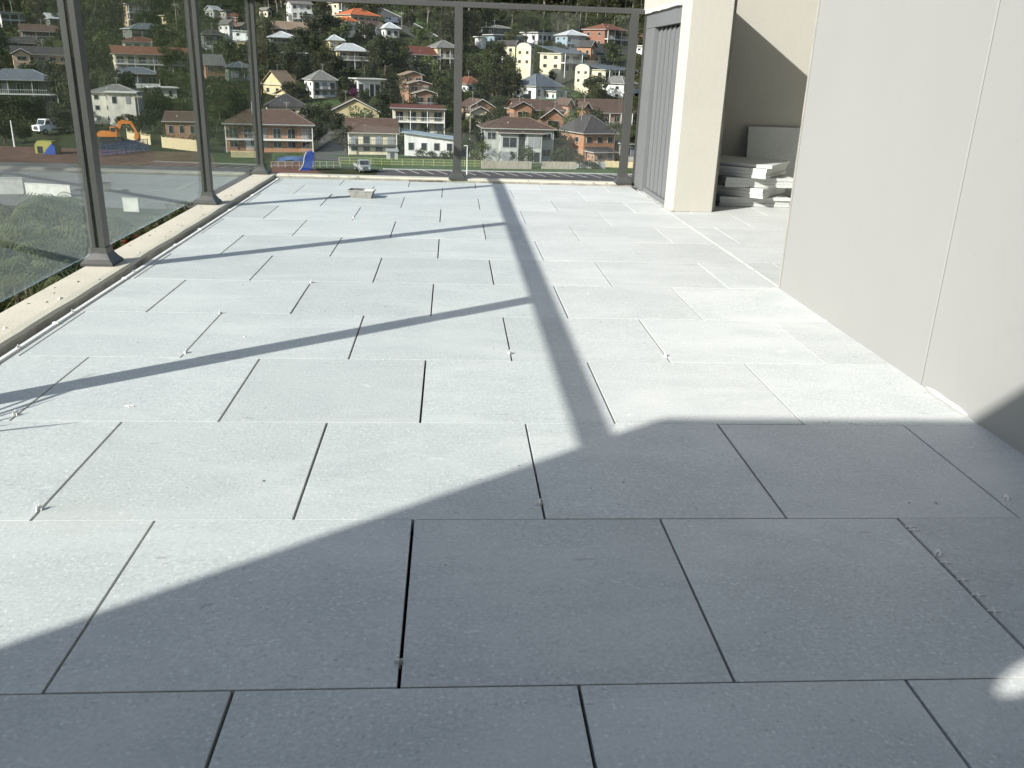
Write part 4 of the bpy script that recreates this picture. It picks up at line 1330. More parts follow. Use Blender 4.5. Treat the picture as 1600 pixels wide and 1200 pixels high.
PROTO = {}
def make_proto(kind, v):
    r = np.random.default_rng(100+v*17+hash(kind) % 7 if False else 100+v*17+len(kind)*31)
    if kind == 'broad':                        # dense dark broad crown, about 9 m
        H, W = 9.0, 4.3
        cs, rs = [], []
        for i in range(22):
            a, q = r.random()*6.283, r.random()**.5
            z = 2.6 + r.random()*5.2
            lim = W*math.sin(math.pi*min(1, (z-1.4)/(H-1.2)))**.6
            cs.append((q*lim*math.cos(a)*.8, q*lim*math.sin(a)*.8, z)); rs.append(0.9+r.random()*0.95)
        crown = leaves_mesh('crown', cs, rs, 58, .27, M['leaf_dark'], .78, seed=v)
        tr = limb_mesh('trunk', 3.4, cs[:8], .30, M['trunk'], (r.normal()*.3, r.normal()*.3))
    elif kind == 'mid':
        H, W = 7.0, 3.0
        cs, rs = [], []
        for i in range(15):
            a, q = r.random()*6.283, r.random()**.5
            z = 1.8 + r.random()*4.4
            lim = W*math.sin(math.pi*min(1, (z-.8)/(H-.6)))**.7
            cs.append((q*lim*math.cos(a)*.85, q*lim*math.sin(a)*.85, z)); rs.append(0.7+r.random()*0.8)
        crown = leaves_mesh('crown', cs, rs, 62, .23, M['leaf_mid'], .8, seed=20+v)
        tr = limb_mesh('trunk', 2.5, cs[:6], .20, M['trunk'], (r.normal()*.3, r.normal()*.3))
    elif kind == 'gum':                        # tall, open, pale limbs
        H = 15.0
        cs, rs = [], []
        for i in range(17):
            a, q = r.random()*6.283, r.random()**.5
            z = 6.0 + r.random()*8.0
            lim = 3.6*math.sin(math.pi*min(1, (z-4.5)/(H-3.2)))**.7
            cs.append((q*lim*math.cos(a), q*lim*math.sin(a), z)); rs.append(0.8+r.random()*0.9)
        crown = leaves_mesh('crown', cs, rs, 42, .26, M['leaf_gum'], .7, .15, seed=40+v)
        tr = limb_mesh('trunk', 8.5, cs[:10], .27, M['gumtrunk'], (r.normal()*.7, r.normal()*.7))
    elif kind == 'pine':                       # narrow dark cone
        H = 13.0
        cs, rs = [], []
        for i in range(34):
            z = 1.2 + (H-2.0)*(i/33)
            lim = 2.7*(1-(z/H)**1.3)+.15
            a = i*2.4+r.random()
            cs.append((lim*.62*math.cos(a), lim*.62*math.sin(a), z)); rs.append(.45+lim*.36)
        crown = leaves_mesh('crown', cs, rs, 80, .22, M['leaf_dark'], .75, seed=60+v)
        tr = limb_mesh('trunk', 10.5, cs[4:10], .26, M['trunk'])
    elif kind == 'light':
        H, W = 6.0, 2.7
        cs, rs = [], []
        for i in range(13):
            a, q = r.random()*6.283, r.random()**.5
            z = 1.6 + r.random()*3.8
            lim = W*math.sin(math.pi*min(1, (z-.7)/(H-.5)))**.7
            cs.append((q*lim*math.cos(a)*.85, q*lim*math.sin(a)*.85, z)); rs.append(0.6+r.random()*0.75)
        crown = leaves_mesh('crown', cs, rs, 66, .20, M['leaf_light'], .8, seed=80+v)
        tr = limb_mesh('trunk', 2.2, cs[:6], .16, M['trunk'], (r.normal()*.2, r.normal()*.2))
    else:                                      # shrub
        cs, rs = [], []
        for i in range(7):
            a, q = r.random()*6.283, r.random()**.5
            cs.append((q*1.1*math.cos(a), q*1.1*math.sin(a), .6+r.random()*1.1)); rs.append(.5+r.random()*.5)
        crown = leaves_mesh('crown', cs, rs, 110, .16, M['leaf_mid'], .85, seed=120+v)
        tr = limb_mesh('trunk', .7, cs[:4], .07, M['trunk'])
    return crown, tr
HGT = dict(broad=9.0, mid=7.0, gum=15.0, pine=13.0, light=6.0, shrub=2.2)
WID = dict(broad=4.6, mid=3.4, gum=4.2, pine=2.6, light=3.1, shrub=1.7)
KNAME = dict(broad='broadleaf_tree', mid='leafy_tree', gum='gum_tree', pine='pine_tree', light='small_tree', shrub='shrub')
KADJ = dict(broad='dense dark broadleaf tree', mid='mid green leafy tree', gum='tall open gum tree', pine='narrow dark pine', light='pale green small tree', shrub='rounded green shrub')
for k_ in HGT:
    PROTO[k_] = [make_proto(k_, v) for v in range(4)]
TREES = []
def plant(kind, P, scale, px, py, wide=1.0, label=None, crown_mat=None, group=None):
    crown, tr = random.choice(PROTO[kind])
    root = empty(KNAME[kind], P, random.uniform(0, 6.28))
    root.scale = (scale*wide, scale*wide, scale)
    link(bpy.data.objects.new('trunk', tr), root)
    if crown_mat:
        crown = crown.copy(); crown.materials.clear(); crown.materials.append(crown_mat)
    link(bpy.data.objects.new('crown', crown), root)
    root['category'] = 'shrub' if kind == 'shrub' else 'tree'
    TREES.append((root, kind, px, py, label, group))
    return root
# the trees one can pick out: kind, x, base y, top y in photo pixels, widening
KEY = [('broad',602,120,58,1.0), ('broad',592,108,66,1.1), ('pine',611,186,118,1.5), ('pine',598,178,128,1.4), ('broad',505,72,22,1.1), ('broad',530,62,28,.8), ('broad',470,78,44,1.2),
 ('broad',640,50,20,.8), ('mid',652,62,40,1.0), ('broad',435,112,80,1.3), ('broad',470,118,86,1.3), ('broad',505,120,84,1.1), ('broad',530,118,92,1.0), ('mid',540,150,120,1.0), ('mid',530,150,132,1.0),
 ('mid',702,160,112,.6), ('mid',702,190,150,.7), ('light',692,140,112,.8), ('broad',515,206,172,1.3), ('broad',530,212,180,1.1), ('mid',500,214,190,1.0), ('mid',600,180,162,1.2), ('mid',628,204,184,.6),
 ('broad',795,152,112,1.4), ('broad',770,150,112,1.2), ('broad',765,120,88,1.3), ('mid',745,118,92,1.2), ('mid',735,112,84,1.0), ('broad',780,92,66,1.0), ('mid',840,128,104,1.0), ('mid',820,118,98,1.1),
 ('broad',928,160,120,1.2), ('mid',945,160,140,.8), ('mid',850,200,172,1.3), ('mid',828,206,178,1.2), ('mid',888,204,178,1.1), ('mid',770,200,170,1.3), ('mid',740,210,178,1.1), ('mid',725,214,186,1.0),
 ('mid',860,125,100,.8), ('light',848,118,96,.6), ('broad',735,60,20,1.0), ('gum',760,46,8,1.0), ('gum',800,44,4,1.0), ('gum',720,40,-6,1.0), ('gum',690,50,2,1.0), ('gum',668,42,-8,1.0), ('gum',645,26,-16,1.0), ('gum',845,44,6,1.0), ('gum',880,46,6,1.1), ('gum',915,38,-2,1.0), ('gum',960,38,0,1.0),
 ('broad',270,112,76,1.3), ('mid',262,140,108,1.2), ('mid',280,150,122,1.1), ('broad',250,70,40,1.0), ('broad',165,80,46,1.3), ('broad',150,66,34,1.2), ('broad',160,112,78,1.3), ('broad',180,52,22,1.0),
 ('broad',340,172,140,1.2), ('broad',375,180,146,1.3), ('broad',345,196,162,1.0), ('mid',330,216,178,1.1), ('broad',390,100,66,1.0), ('broad',300,120,84,.8),
 ('broad',40,190,150,1.5), ('broad',15,186,150,1.3), ('broad',60,182,150,1.2), ('broad',100,208,168,1.4), ('broad',118,200,160,1.2), ('mid',90,190,160,1.2), ('broad',120,150,112,1.2), ('broad',102,132,100,.8), ('broad',18,112,84,1.0), ('broad',8,224,188,1.2), ('broad',40,222,196,1.2),
 ('broad',225,210,178,1.1), ('broad',205,204,178,1.0), ('broad',240,204,172,1.1), ('mid',255,212,184,1.1), ('broad',190,204,182,.9), ('mid',240,178,150,1.2), ('broad',258,172,150,1.3), ('mid',285,180,156,1.2),
 ('gum',100,26,-20,1.0), ('gum',20,22,-22,1.0), ('gum',60,24,-24,1.0), ('gum',160,30,-14,1.0), ('gum',280,34,-8,1.0), ('gum',310,20,-24,1.0), ('gum',240,22,-24,1.0), ('gum',420,12,-34,1.0), ('gum',500,4,-40,1.0), ('gum',440,14,-30,1.0), ('gum',575,10,-30,1.0)]
def tree_px(kind, x, yb, yt, wide, label=None, cm=None):
    P, dep = at(x, yb)
    sc = (yb-yt)*dep/F_PX/HGT[kind]
    r = plant(kind, P, sc, x, yb, wide, label, cm)
    return sc
for k_, x, yb, yt, wd in KEY:
    tree_px(k_, x, yb, yt, wd)
tree_px('shrub', 551, 152, 136, 1.2, 'purple flowering shrub in front of the white flat-roofed house', M['leaf_purple'])
tree_px('light', 752, 254, 222, 1.15, 'round clipped bush at the left corner of the pale grey house')
tree_px('mid', 822, 264, 228, .95, 'dark leafy tree in front of the middle of the pale grey house')
tree_px('mid', 868, 262, 230, .85, 'leafy tree between the pale grey house and the brick house')
tree_px('mid', 882, 258, 230, .7, 'smaller leafy tree right of the pale grey house fence')
tree_px('mid', 905, 264, 238, 1.0, 'leafy bush in front of the brick pyramid-roofed house')
tree_px('shrub', 925, 264, 250, 1.2, 'low grey-green shrub right of the leafy bush by the car park')
tree_px('mid', 800, 256, 236, .7, 'small tree beside the fence of the pale grey house')
for i, (x, yb, yt) in enumerate([(660,246,232), (676,247,236), (692,248,236), (706,249,236)]):
    tree_px('shrub', x, yb, yt, 1.2)
# the rest of the hillside planting, kept clear of the house fronts
def clear(x, yb, hpx, wpx):
    for h_ in HOUSES:
        m_ = wpx*(1.0 if h_['cov'] < .1 else .6)
        if h_['base'] < yb + 1 and h_['x0']-m_ < x < h_['x1']+m_:
            if yb - hpx < h_['base'] - h_['cov']*(h_['base']-h_['top']):
                return False
        if h_['x0']-1 < x < h_['x1']+1 and h_['top']+3 < yb < h_['base']+0.5:
            return False
    if 575 < x < 700:                                    # keep the street open
        lo = 14 + (x-594)*.5
        if lo-2 < yb < lo+24+hpx and x < 690 and yb < 74: return False
    return True
cnt = 0; tries = 0
while cnt < 330 and tries < 16000:
    tries += 1
    x = random.uniform(-30, 1020)
    hor = 77+x*.035
    yb = random.uniform(-30, 196) if random.random() < .75 else random.uniform(-60, 30)
    kind = random.choices(['broad','mid','gum','light','pine'], [4,5,3 if yb < 70 else .6,1.8,.4])[0]
    if yb < hor-75: kind = random.choice(['gum','gum','broad'])
    P, dep = at(x, yb)
    hm = HGT[kind]*random.uniform(.8, 1.5)*(.85 if kind == 'gum' else 1)
    hpx = hm*F_PX/dep; wpx = WID[kind]*hm/HGT[kind]*F_PX/dep
    if not clear(x, yb, hpx, wpx): continue
    if any(abs(x-t[2]) < 5 and abs(yb-t[3]) < 4 for t in TREES): continue
    plant(kind, P, hm/HGT[kind], x, yb, random.uniform(.85, 1.2))
    cnt += 1
# trees behind and beside every house, as on a garden suburb's slope
for h_ in list(HOUSES):
    wpx = h_['x1']-h_['x0']; hp = h_['base']-h_['top']
    spots = [(h_['x0']+wpx*random.uniform(.1,.45), -1), (h_['x0']+wpx*random.uniform(.55,.9), -1), (h_['x0']-random.uniform(3,7), 0), (h_['x1']+random.uniform(3,7), 0)]
    for x, side in spots:
        if side == -1:                        # a few metres up the slope, crown showing over the roof
            P0 = h_['P']; d_ = at(x, h_['base'])[0]
            q = Vector((d_.x, d_.y+random.uniform(13,17), 0)); q.z = gz(q.x, q.y)
            dep = q.x*math.sin(YAW)+q.y*math.cos(YAW)
            hm = (hp*random.uniform(.95,1.25))*dep/F_PX
            yb = h_['base']-8
            top = yb-hm*F_PX/dep
            rad = .42*(yb-top)
            hit = [g for g in HOUSES if g is not h_ and g['base'] < h_['base']-4 and g['x0']-rad < x < g['x1']+rad and top < g['base']-g['cov']*(g['base']-g['top'])]
            if hit:                           # keep low enough not to hide the house above, or leave it out
                lim = max(g['base']-g['cov']*(g['base']-g['top']) for g in hit)
                if yb-lim < 12: continue
                hm = (yb-lim)*dep/F_PX
            if 590 < x < 690 and yb < 84 and yb > 14+(x-594)*.5: continue     # keep the street open
        else:
            q, dep = at(x, h_['base']-2)
            hm = hp*random.uniform(.55,.95)*dep/F_PX; yb = h_['base']-2
            if not clear(x, yb, hm*F_PX/dep, 4): continue
        kind = random.choices(['broad','mid','gum','light'], [4,4,1.2,1])[0]
        hm = max(3.0, min(hm, 15.0))
        plant(kind, q, hm/HGT[kind], x, yb, random.uniform(.7,1.0))
# low scrub between them: too dense to count
def scrub(n, region, size, mat, name, seed):
    r = random.Random(seed); cs, rs = [], []
    while len(cs) < n:
        x, yb = r.uniform(region[0], region[1]), r.uniform(region[2], region[3])
        P, dep = at(x, yb)
        s = r.uniform(.6, 1.0)*size
        if not clear(x, yb, s*1.5*F_PX/dep, s*F_PX/dep): continue
        cs.append((P.x, P.y, P.z+s*.5)); rs.append(s)
    o = link(bpy.data.objects.new(name, leaves_mesh(name, cs, rs, 34, .20, mat, .8, seed=seed)))
    tag(o, 'low green scrub filling the gaps between houses and trees on the hillside', 'scrub'); o['kind'] = 'stuff'
scrub(2000, (-40,1020,-20,205), 1.9, M['leaf_dark'], 'undergrowth', 5)
scrub(900, (-40,1020,-20,205), 1.5, M['leaf_mid'], 'undergrowth', 6)

r_ = random.Random(9); cs_, rs_ = [], []
for h_ in HOUSES:                             # garden hedges along the house fronts
    k_ = int((h_['x1']-h_['x0'])/5)
    for i in range(k_):
        x = h_['x0'] + (h_['x1']-h_['x0'])*(i+r_.random())/k_
        P, dep = at(x, h_['base']+r_.uniform(.8,2.5))
        if r_.random() < (.7 if h_['cov'] < .1 else .35) or h_['base'] > 230: continue
        s_ = r_.uniform(.5,1.25)
        cs_.append((P.x, P.y, P.z+s_*.45)); rs_.append(s_)
o = link(bpy.data.objects.new('garden_hedges', leaves_mesh('garden_hedges', cs_, rs_, 60, .17, M['leaf_mid'], .85, seed=77)))
tag(o, 'low garden hedges and bushes growing along the feet of the hillside houses', 'hedge'); o['kind'] = 'stuff'

# palms ----------------------------------------------------------------
def palm_mesh(nf, fl, seed, up=.5):
    r = np.random.default_rng(seed)
    V, Fc = [], []
    for i in range(nf):
        a = i*2.39996 + r.random()*.3
        el = up + .9*(r.random()-.35) - .5*(i/nf)
        L_ = fl*(.8+.4*r.random())
        d = np.array([math.cos(a), math.sin(a), 0]); side = np.array([-math.sin(a), math.cos(a), 0])
        n = 13
        for k in range(1, n+1):
            t = k/n
            p = d*L_*t*math.cos(el*(1-t*.4)) + np.array([0,0, L_*(math.sin(el)*t - .75*t*t)])
            ll = fl*.33*math.sin(math.pi*min(1, t*.9+.12))
            for s in (-1, 1):
                q = p + side*s*ll + d*ll*.45 + np.array([0,0,-ll*.55])
                w = d*fl*.014
                b = len(V); V += [p-w, p+w, q+w*.3, q-w*.3]; Fc.append((b,b+1,b+2,b+3))
            if k > 1:
                b = len(V); V += [p0-side*.03, p0+side*.03, p+side*.02, p-side*.02]; Fc.append((b,b+1,b+2,b+3))
            p0 = p
    me = bpy.data.meshes.new('fronds'); me.from_pydata([tuple(v) for v in V], [], Fc); me.materials.append(M['leaf_palm'])
    return me
PF = [palm_mesh(26, 3.4, 1), palm_mesh(22, 3.0, 2, .7), palm_mesh(18, 2.6, 3, .6)]
PTR = MB().tube([(0,0,-1),(.1,0,2),(.05,.1,5),(0,0,8)], [.24,.19,.16,.15], 8).mesh('trunk', M['trunk'])
def palm(P, h, label, v=0, sc=1.0):
    root = empty('palm_tree', P, random.uniform(0,6), label, 'palm', 'palms in the garden below the left balustrade' if P[1] < 120 else None)
    t = link(bpy.data.objects.new('trunk', PTR), root); t.scale = (sc, sc, h/8)
    f = link(bpy.data.objects.new('fronds', PF[v]), root); f.location = (0,0,h); f.scale = (sc, sc, sc)
    return root
def garden(px, py_top, Yd):
    """foot point below a crown whose top is seen at this pixel at ground distance Yd"""
    d = ray(px, py_top); t = Yd/d.y; q = CAMP+d*t
    return Vector((q.x, q.y, VALLEY)), q.z-VALLEY
for i, (px, py, Yd, lab) in enumerate([(18,312,64,'palm at the left edge of the frame below the white wall'), (82,300,68,'tall palm reaching up to the low white wall, left of the nearest post'), (122,335,62,'palm with arching fronds just left of the nearest post'),
     (62,345,54,'palm with yellowish fronds in the middle of the left pane'), (14,372,48,'palm at the left edge, lower of two'), (100,375,50,'low palm behind the foot of the nearest post'), (140,322,80,'small palm behind the nearest post'),
     (40,395,44,'low palm near the bottom of the left pane'), (70,408,42,'lowest palm of the left pane, close to the kerb'), (-15,345,56,'palm half cut by the left edge of the frame'), (112,405,46,'short palm at the kerb left of the nearest post'), (45,330,72,'slender palm between the two white garden walls')]):
    P, h = garden(px, py, Yd)
    palm(P, max(2.0, h-.9), lab, i % 3, random.uniform(.9,1.2))
gt = [(-20,352,72),(45,362,74),(95,365,76),(150,372,66),(190,352,84),(168,366,76),(232,342,94),(210,350,88),(255,338,100),(20,420,52),(80,425,54),(130,420,56),(285,330,108)]
for i, (px, py, Yd) in enumerate(sorted(gt)):
    P, h = garden(px, py, Yd)
    sc_ = max(.9, min(h, 5.5)/HGT['shrub']*.8)
    plant('shrub', P, sc_, px, 500+i, 1.3, 'bushy garden shrub below the left balustrade, ' + ['leftmost','second from left','third from left','fourth from left','fifth from left','sixth from left','seventh from left','eighth from left','ninth from left','tenth from left','eleventh from left','twelfth from left','rightmost'][i], None, 'garden shrubs below the left balustrade')
P, h = garden(192, 366, 84)
plant('shrub', (P.x, P.y, VALLEY), 1.1, 190, 520, 1.3, 'red flowering shrub low down behind the nearest left post', M['leaf_red'])
palm(on_floor(958,262), 8.2, 'tall thin palm in front of the brick house near the far right post', 2, .9)
palm(at(905,192)[0], 4.5, 'feathery palm left of the brick terrace row', 1, .8)
palm(at(345,204)[0], 5.0, 'palm beside the orange brick flats between the left posts', 1, .9)
palm(at(858,120)[0], 4.0, 'palm in front of the arched cream townhouses', 2, .8)

# labels of the hillside trees: told apart by the house they stand next to
def nearest(px, py):
    return min(HOUSES, key=lambda h_: (max(h_['x0']-px, 0, px-h_['x1']))**2 + 1.6*(max(h_['top']-py, 0, py-h_['base']))**2 + .02*abs(px-(h_['x0']+h_['x1'])/2))
pool = {}
for root, kind, px, py, label, group in TREES:
    if label:
        root['label'] = label
        if group: root['group'] = group
        continue
    h_ = nearest(px, py)
    if px < h_['x0']: rel = 'left of'
    elif px > h_['x1']: rel = 'right of'
    elif py < h_['base']: rel = 'behind'
    else: rel = 'below'
    pool.setdefault('%s %s the %s' % (KADJ[kind], rel, h_['short']), []).append((px, root))
ORD = ['leftmost', 'second from left', 'third from left', 'fourth from left', 'fifth from left', 'sixth from left', 'seventh from left', 'eighth from left', 'ninth from left', 'tenth from left', 'eleventh from left', 'twelfth from left', 'thirteenth from left', 'fourteenth from left', 'fifteenth from left', 'sixteenth from left', 'seventeenth from left', 'eighteenth from left', 'nineteenth from left', 'twentieth from left']
_old = ['leftmost', 'second from left', 'third from left', 'fourth from left', 'fifth from left', 'sixth from left', 'seventh from left', 'eighth from left']
for lab, lst in pool.items():
    lst.sort(key=lambda t: t[0])
    for i, (px, root) in enumerate(lst):
        if len(lst) == 1: root['label'] = lab
        else: root['label'] = lab + ', ' + ('rightmost' if i == len(lst)-1 else ORD[min(i, 19)])
        root['group'] = 'trees and shrubs on the hillside'

# ------------------------------------------------------------------ fences, poles, vehicles, yard
def fence(name, label, p0, p1, h, n, pm, rails, rm, fill=None, fm=None):
    root = empty(name, p0, 0, label, 'fence')
    d = p1-p0
    for i in range(n+1):
        q = d*(i/n); z = gz(p0.x+q.x, p0.y+q.y)-p0.z
        ubox('fence_post', pm, root, q.x-.06, q.x+.06, q.y-.06, q.y+.06, z-.2, z+h)
    ang = math.atan2(d.y, d.x); ln = Vector((d.x,d.y,0)).length
    for rz in rails:
        o = ubox('fence_rail', rm, root, 0, 1, 0, 1, 0, 1)
        mid = d*.5
        o.location = (mid.x, mid.y, (gz(p0.x+mid.x, p0.y+mid.y)-p0.z)+rz); o.scale = (ln, .06, .07); o.rotation_euler = (0,0,ang)
    if fill == 'mesh':
        mb = MB(); k = int(ln/.30)
        for i in range(k):
            q = d*((i+.5)/k)
            mb.box(q.x-.018, q.x+.018, q.y-.015, q.y+.015, .05, h-.05)
        o = mb.build('fence_wires', M[fm], root); o['kind'] = 'stuff'
    elif fill == 'paling':
        mb = MB(); k = int(ln/.16)
        mt_ = Matrix.Rotation(ang, 4, 'Z')
        for i in range(k):
            q = d*((i+.5)/k)
            mb.box(-.072, .072, -.09, -.065, .03, h-random.uniform(0,.07), mat=Matrix.Translation(q) @ mt_)
        o = mb.build('palings', M[fm], root); o['kind'] = 'stuff'
    return root
fence('mesh_fence', 'pale yellow-green mesh fence along the grass beyond the car park', on_floor(530,257), on_floor(758,262), 1.35, 14, 'fence_yellow', (.25,.75,1.3), 'fence_yellow', 'mesh', 'fence_yellow')
fence('paling_fence', 'weathered grey paling fence in front of the pale grey house', on_floor(752,263.5), on_floor(830,264.5), 1.55, 8, 'timber', (.4,1.2), 'timber', 'paling', 'timber')
fence('paling_fence', 'paling fence between the leafy trees right of the pale grey house', on_floor(846,264), on_floor(900,265), 1.5, 6, 'timber', (.4,1.2), 'timber', 'paling', 'timber')
fence('panel_fence', 'pale panel fence in front of the brick house', on_floor(900,263), on_floor(945,264), 1.5, 5, 'concrete', (.4,1.2), 'concrete', 'paling', 'concrete')
fence('paling_fence', 'orange-brown paling fence beside the far right post', on_floor(946,262), on_floor(1010,264), 1.4, 6, 'timber_pale', (.4,1.2), 'timber_pale', 'paling', 'timber_pale')
fence('timber_fence', 'pale new timber fence running to the second left post', on_floor(254,232), on_floor(314,238), 2.4, 8, 'timber_pale', (.5,1.9), 'timber_pale', 'paling', 'timber_pale')
fence('timber_fence', 'short pale timber fence right of the orange excavator', on_floor(200,222), on_floor(236,229), 2.2, 5, 'timber_pale', (.5,1.8), 'timber_pale', 'paling', 'timber_pale')
fence('site_fence', 'blue shade-cloth construction fence below the orange excavator', on_floor(160,245), on_floor(232,236), 2.4, 10, 'blue_net', (.1,.65,1.2,1.75,2.3), 'blue_net', 'mesh', 'blue_net')
fence('wire_fence', 'long low wire fence crossing behind the blue slide', on_floor(424,262), on_floor(532,262), 1.1, 10, 'pole', (.4,1.05), 'galv')
# low white walls among the palms
def lowwall(p0, p1, h, label):
    root = empty('garden_wall', p0, 0, label, 'wall')
    d = p1-p0; ang = math.atan2(d.y, d.x); ln = Vector((d.x,d.y,0)).length
    mt_ = Matrix.Rotation(ang, 4, 'Z')
    MB().box(0, ln, -.12, .12, -.3, h, mat=mt_).build('wall', M['wall_pale'], root)
    MB().box(-.05, ln+.05, -.17, .17, h+.002, h+.10, mat=mt_).build('coping', M['wall_pale'], root)
lowwall(on_floor(-60,304), on_floor(38,303), 2.1, 'taller white garden wall behind the palms at the left edge')
lowwall(on_floor(42,304), on_floor(112,308), 1.5, 'lower white garden wall behind the palms beside the nearest post')
lowwall(on_floor(194,330), on_floor(218,331), 1.6, 'short white garden wall seen low through the second left pane')

def power_pole(px, yb, yt, label, mk='pole', arm=True, lamp=False):
    P, dep = at(px, yb); h = (yb-yt)*dep/F_PX
    root = empty('utility_pole' if not lamp else 'lamp_post', P, random.uniform(-.3,.3), label, 'pole')
    MB().tube([(0,0,-.5),(0,0,h*.5),(0,0,h)], [.16,.14,.11] if not lamp else [.10,.08,.06], 8).build('pole', M[mk], root)
    if arm:
        MB().box(-1.1, 1.1, -.06, .06, h-.7, h-.56).build('crossarm', M[mk], root)
        mb = MB()
        for q in (-.95,-.35,.35,.95):
            MB().tube([(q,0,h-.56),(q,0,h-.36)], [.05,.04], 6).build('insulator', M['white'], root)
    if lamp:
        MB().box(-.6, .05, -.07, .07, h-.06, h+.06).build('lamp_head', M[mk], root)
power_pole(729.5, 273, 229, 'slim white lamp post right of the middle post at the car park', 'pole_white', False, True)
power_pole(490.5, 190, 163, 'utility pole above the driveway right of the orange brick flats')
power_pole(628, 45, 20, 'utility pole beside the steep street')
power_pole(784, 122, 90, 'pale pole left of the arched townhouses', 'pole_white')
power_pole(221, 208, 150, 'dark utility pole in front of the white stucco house')
power_pole(23, 230, 190, 'leaning pale pole at the earth yard on the left', 'pole_white', False)
power_pole(734, 245, 170, 'tall thin pole just right of the middle post', 'pole', True)
power_pole(277, 48, 8, 'thin pole left of the second post near the hill top')

def wheel(parent, x, y, r, w):
    o = MB().tube([(x, y-w/2, r), (x, y+w/2, r)], r, 14).build('wheel', M['tyre'], parent)
    MB().tube([(x, y-w/2-.01, r), (x, y+w/2+.01, r)], r*.55, 10).build('rim', M['galv'], o)
def car(P, rz, label, mk, kind='car', name='parked_car', cat='car'):
    root = empty(name, P, rz, label, cat)
    W = .88
    if kind == 'van':
        prof = [(-2.3,.35),(2.3,.35),(2.35,.9),(2.0,1.15),(1.45,1.95),(-2.2,2.0),(-2.35,1.0)]
        wins = [(.55,1.45,1.2,1.8)]
    else:
        prof = [(-2.1,.32),(2.1,.32),(2.15,.62),(2.05,.80),(1.15,.92),(.45,1.42),(-1.05,1.45),(-1.75,.98),(-2.12,.92)]
        wins = [(-.95,.45,.98,1.36)]
    o = MB().prism(prof, -W, W).build('body', M[mk], root); fix_normals(o.data)
    for x0, x1, z0, z1 in wins:
        for s in (-1, 1):
            ubox('side_window', 'pane', root, x0, x1, s*W-.02 if s < 0 else s*W-.01, s*W+.01 if s < 0 else s*W+.02, z0, z1)
    # windscreen
    a, b = (prof[3], prof[4]) if kind == 'van' else (prof[4], prof[5])
    mb = MB(); off_ = .03
    mb.add([(a[0]+off_, -W*.88, a[1]+off_), (a[0]+off_, W*.88, a[1]+off_), (b[0]+off_, W*.84, b[1]-.03), (b[0]+off_, -W*.84, b[1]-.03)], [(0,1,2,3)])
    mb.build('windscreen', M['pane'], root)
    for s in (-1, 1):
        ubox('headlight', 'white', root, 2.05, 2.17, s*.62-.16, s*.62+.16, .62, .78)
    for x in (-1.35, 1.35):
        for y in (-W+.06, W-.06): wheel(root, x, y, .32, .2)
    return root
def upto(px, py, lift): 
    P = at(px, py)[0]; return Vector((P.x, P.y, P.z+lift))
car(upto(611,38,.35), math.radians(215), 'white van parked on the steep street', 'car_white', 'van', 'parked_van', 'van')
car(upto(629,40,.35), math.radians(215), 'dark car parked behind the white van on the street', 'car_dark')
car(upto(822,157,.4), math.radians(190), 'dark car beside the blue-black roofed house', 'car_dark')
car(upto(650,109,.4), math.radians(200), 'grey car under the dark red-roofed house', 'car_grey')
car(on_floor(772,251), math.radians(20), 'dark car beside the round clipped bush', 'car_dark')
def truck(P, rz, label, cab, tray):
    root = empty('truck', P, rz, label, 'truck')
    o = MB().prism([(1.0,.6),(3.3,.6),(3.35,1.5),(2.35,1.62),(1.95,2.55),(1.0,2.6)], -1.05, 1.05).build('cab', M[cab], root); fix_normals(o.data)
    mb = MB(); mb.add([(2.40,-.92,1.66),(2.40,.92,1.66),(2.02,.92,2.48),(2.02,-.92,2.48)], [(0,1,2,3)]); mb.build('windscreen', M['pane'], o)
    for s in (-1, 1):
        ubox('door_window', 'pane', o, 1.15, 1.95, s*1.05-.02, s*1.05+.02, 1.7, 2.35)
        ubox('headlight', 'white', root, 3.30, 3.40, s*.8-.16, s*.8+.16, .9, 1.15)
    ubox('grille', 'win_dark_frame', root, 3.34, 3.40, -.5, .5, .8, 1.4)
    ubox('chassis', 'win_dark_frame', root, -3.2, 1.0, -.5, .5, .6, .9)
    tb = ubox('tray', tray, root, -3.3, .85, -1.15, 1.15, .95, 1.08)
    for s in (-1, 1):
        ubox('tray_side', tray, root, -3.3, .85, s*1.14-.04, s*1.14+.04, 1.081, 1.55)
    ubox('tray_side', tray, root, .78, .86, -1.09, 1.09, 1.081, 2.2)
    for x in (2.3, -2.0):
        for y in (-.95, .95): wheel(root, x, y, .48, .3)
    return root
truck(on_floor(566,268), math.radians(-72), 'small grey flatbed truck parked on the grass at the far kerb', 'car_grey', 'galv').scale = (.85,.85,.85)
truck(upto(84,209,.05), math.radians(238), 'white truck facing the yard, left of the nearest post', 'car_white', 'car_white').scale = (1.25,1.25,1.25)
# excavator
P = upto(176, 222, .0)
ex = empty('excavator', P, math.radians(8), 'orange excavator with raised boom right of the nearest post', 'excavator')
for s in (-1, 1):
    o = MB().prism([(-2.0,.0),(2.0,.0),(2.35,.45),(2.0,.9),(-2.0,.9),(-2.35,.45)], s*1.2-.3, s*1.2+.3).build('track', M['tyre'], ex); fix_normals(o.data)
ubox('turntable', 'win_dark_frame', ex, -1.0, 1.0, -1.0, 1.0, .9, 1.2)
o = MB().prism([(-2.6,1.2),(1.3,1.2),(1.3,1.9),(.2,2.2),(-2.3,2.3),(-2.75,1.8)], -1.3, 1.3).build('house_body', M['orange'], ex); fix_normals(o.data)
o = MB().prism([(.0,1.9),(1.35,1.9),(1.35,2.6),(1.0,3.3),(.0,3.3)], -1.32, -.25).build('cab', M['orange'], ex); fix_normals(o.data)
ubox('cab_window', 'pane', o, .15, 1.1, -1.36, -1.30, 2.3, 3.1)
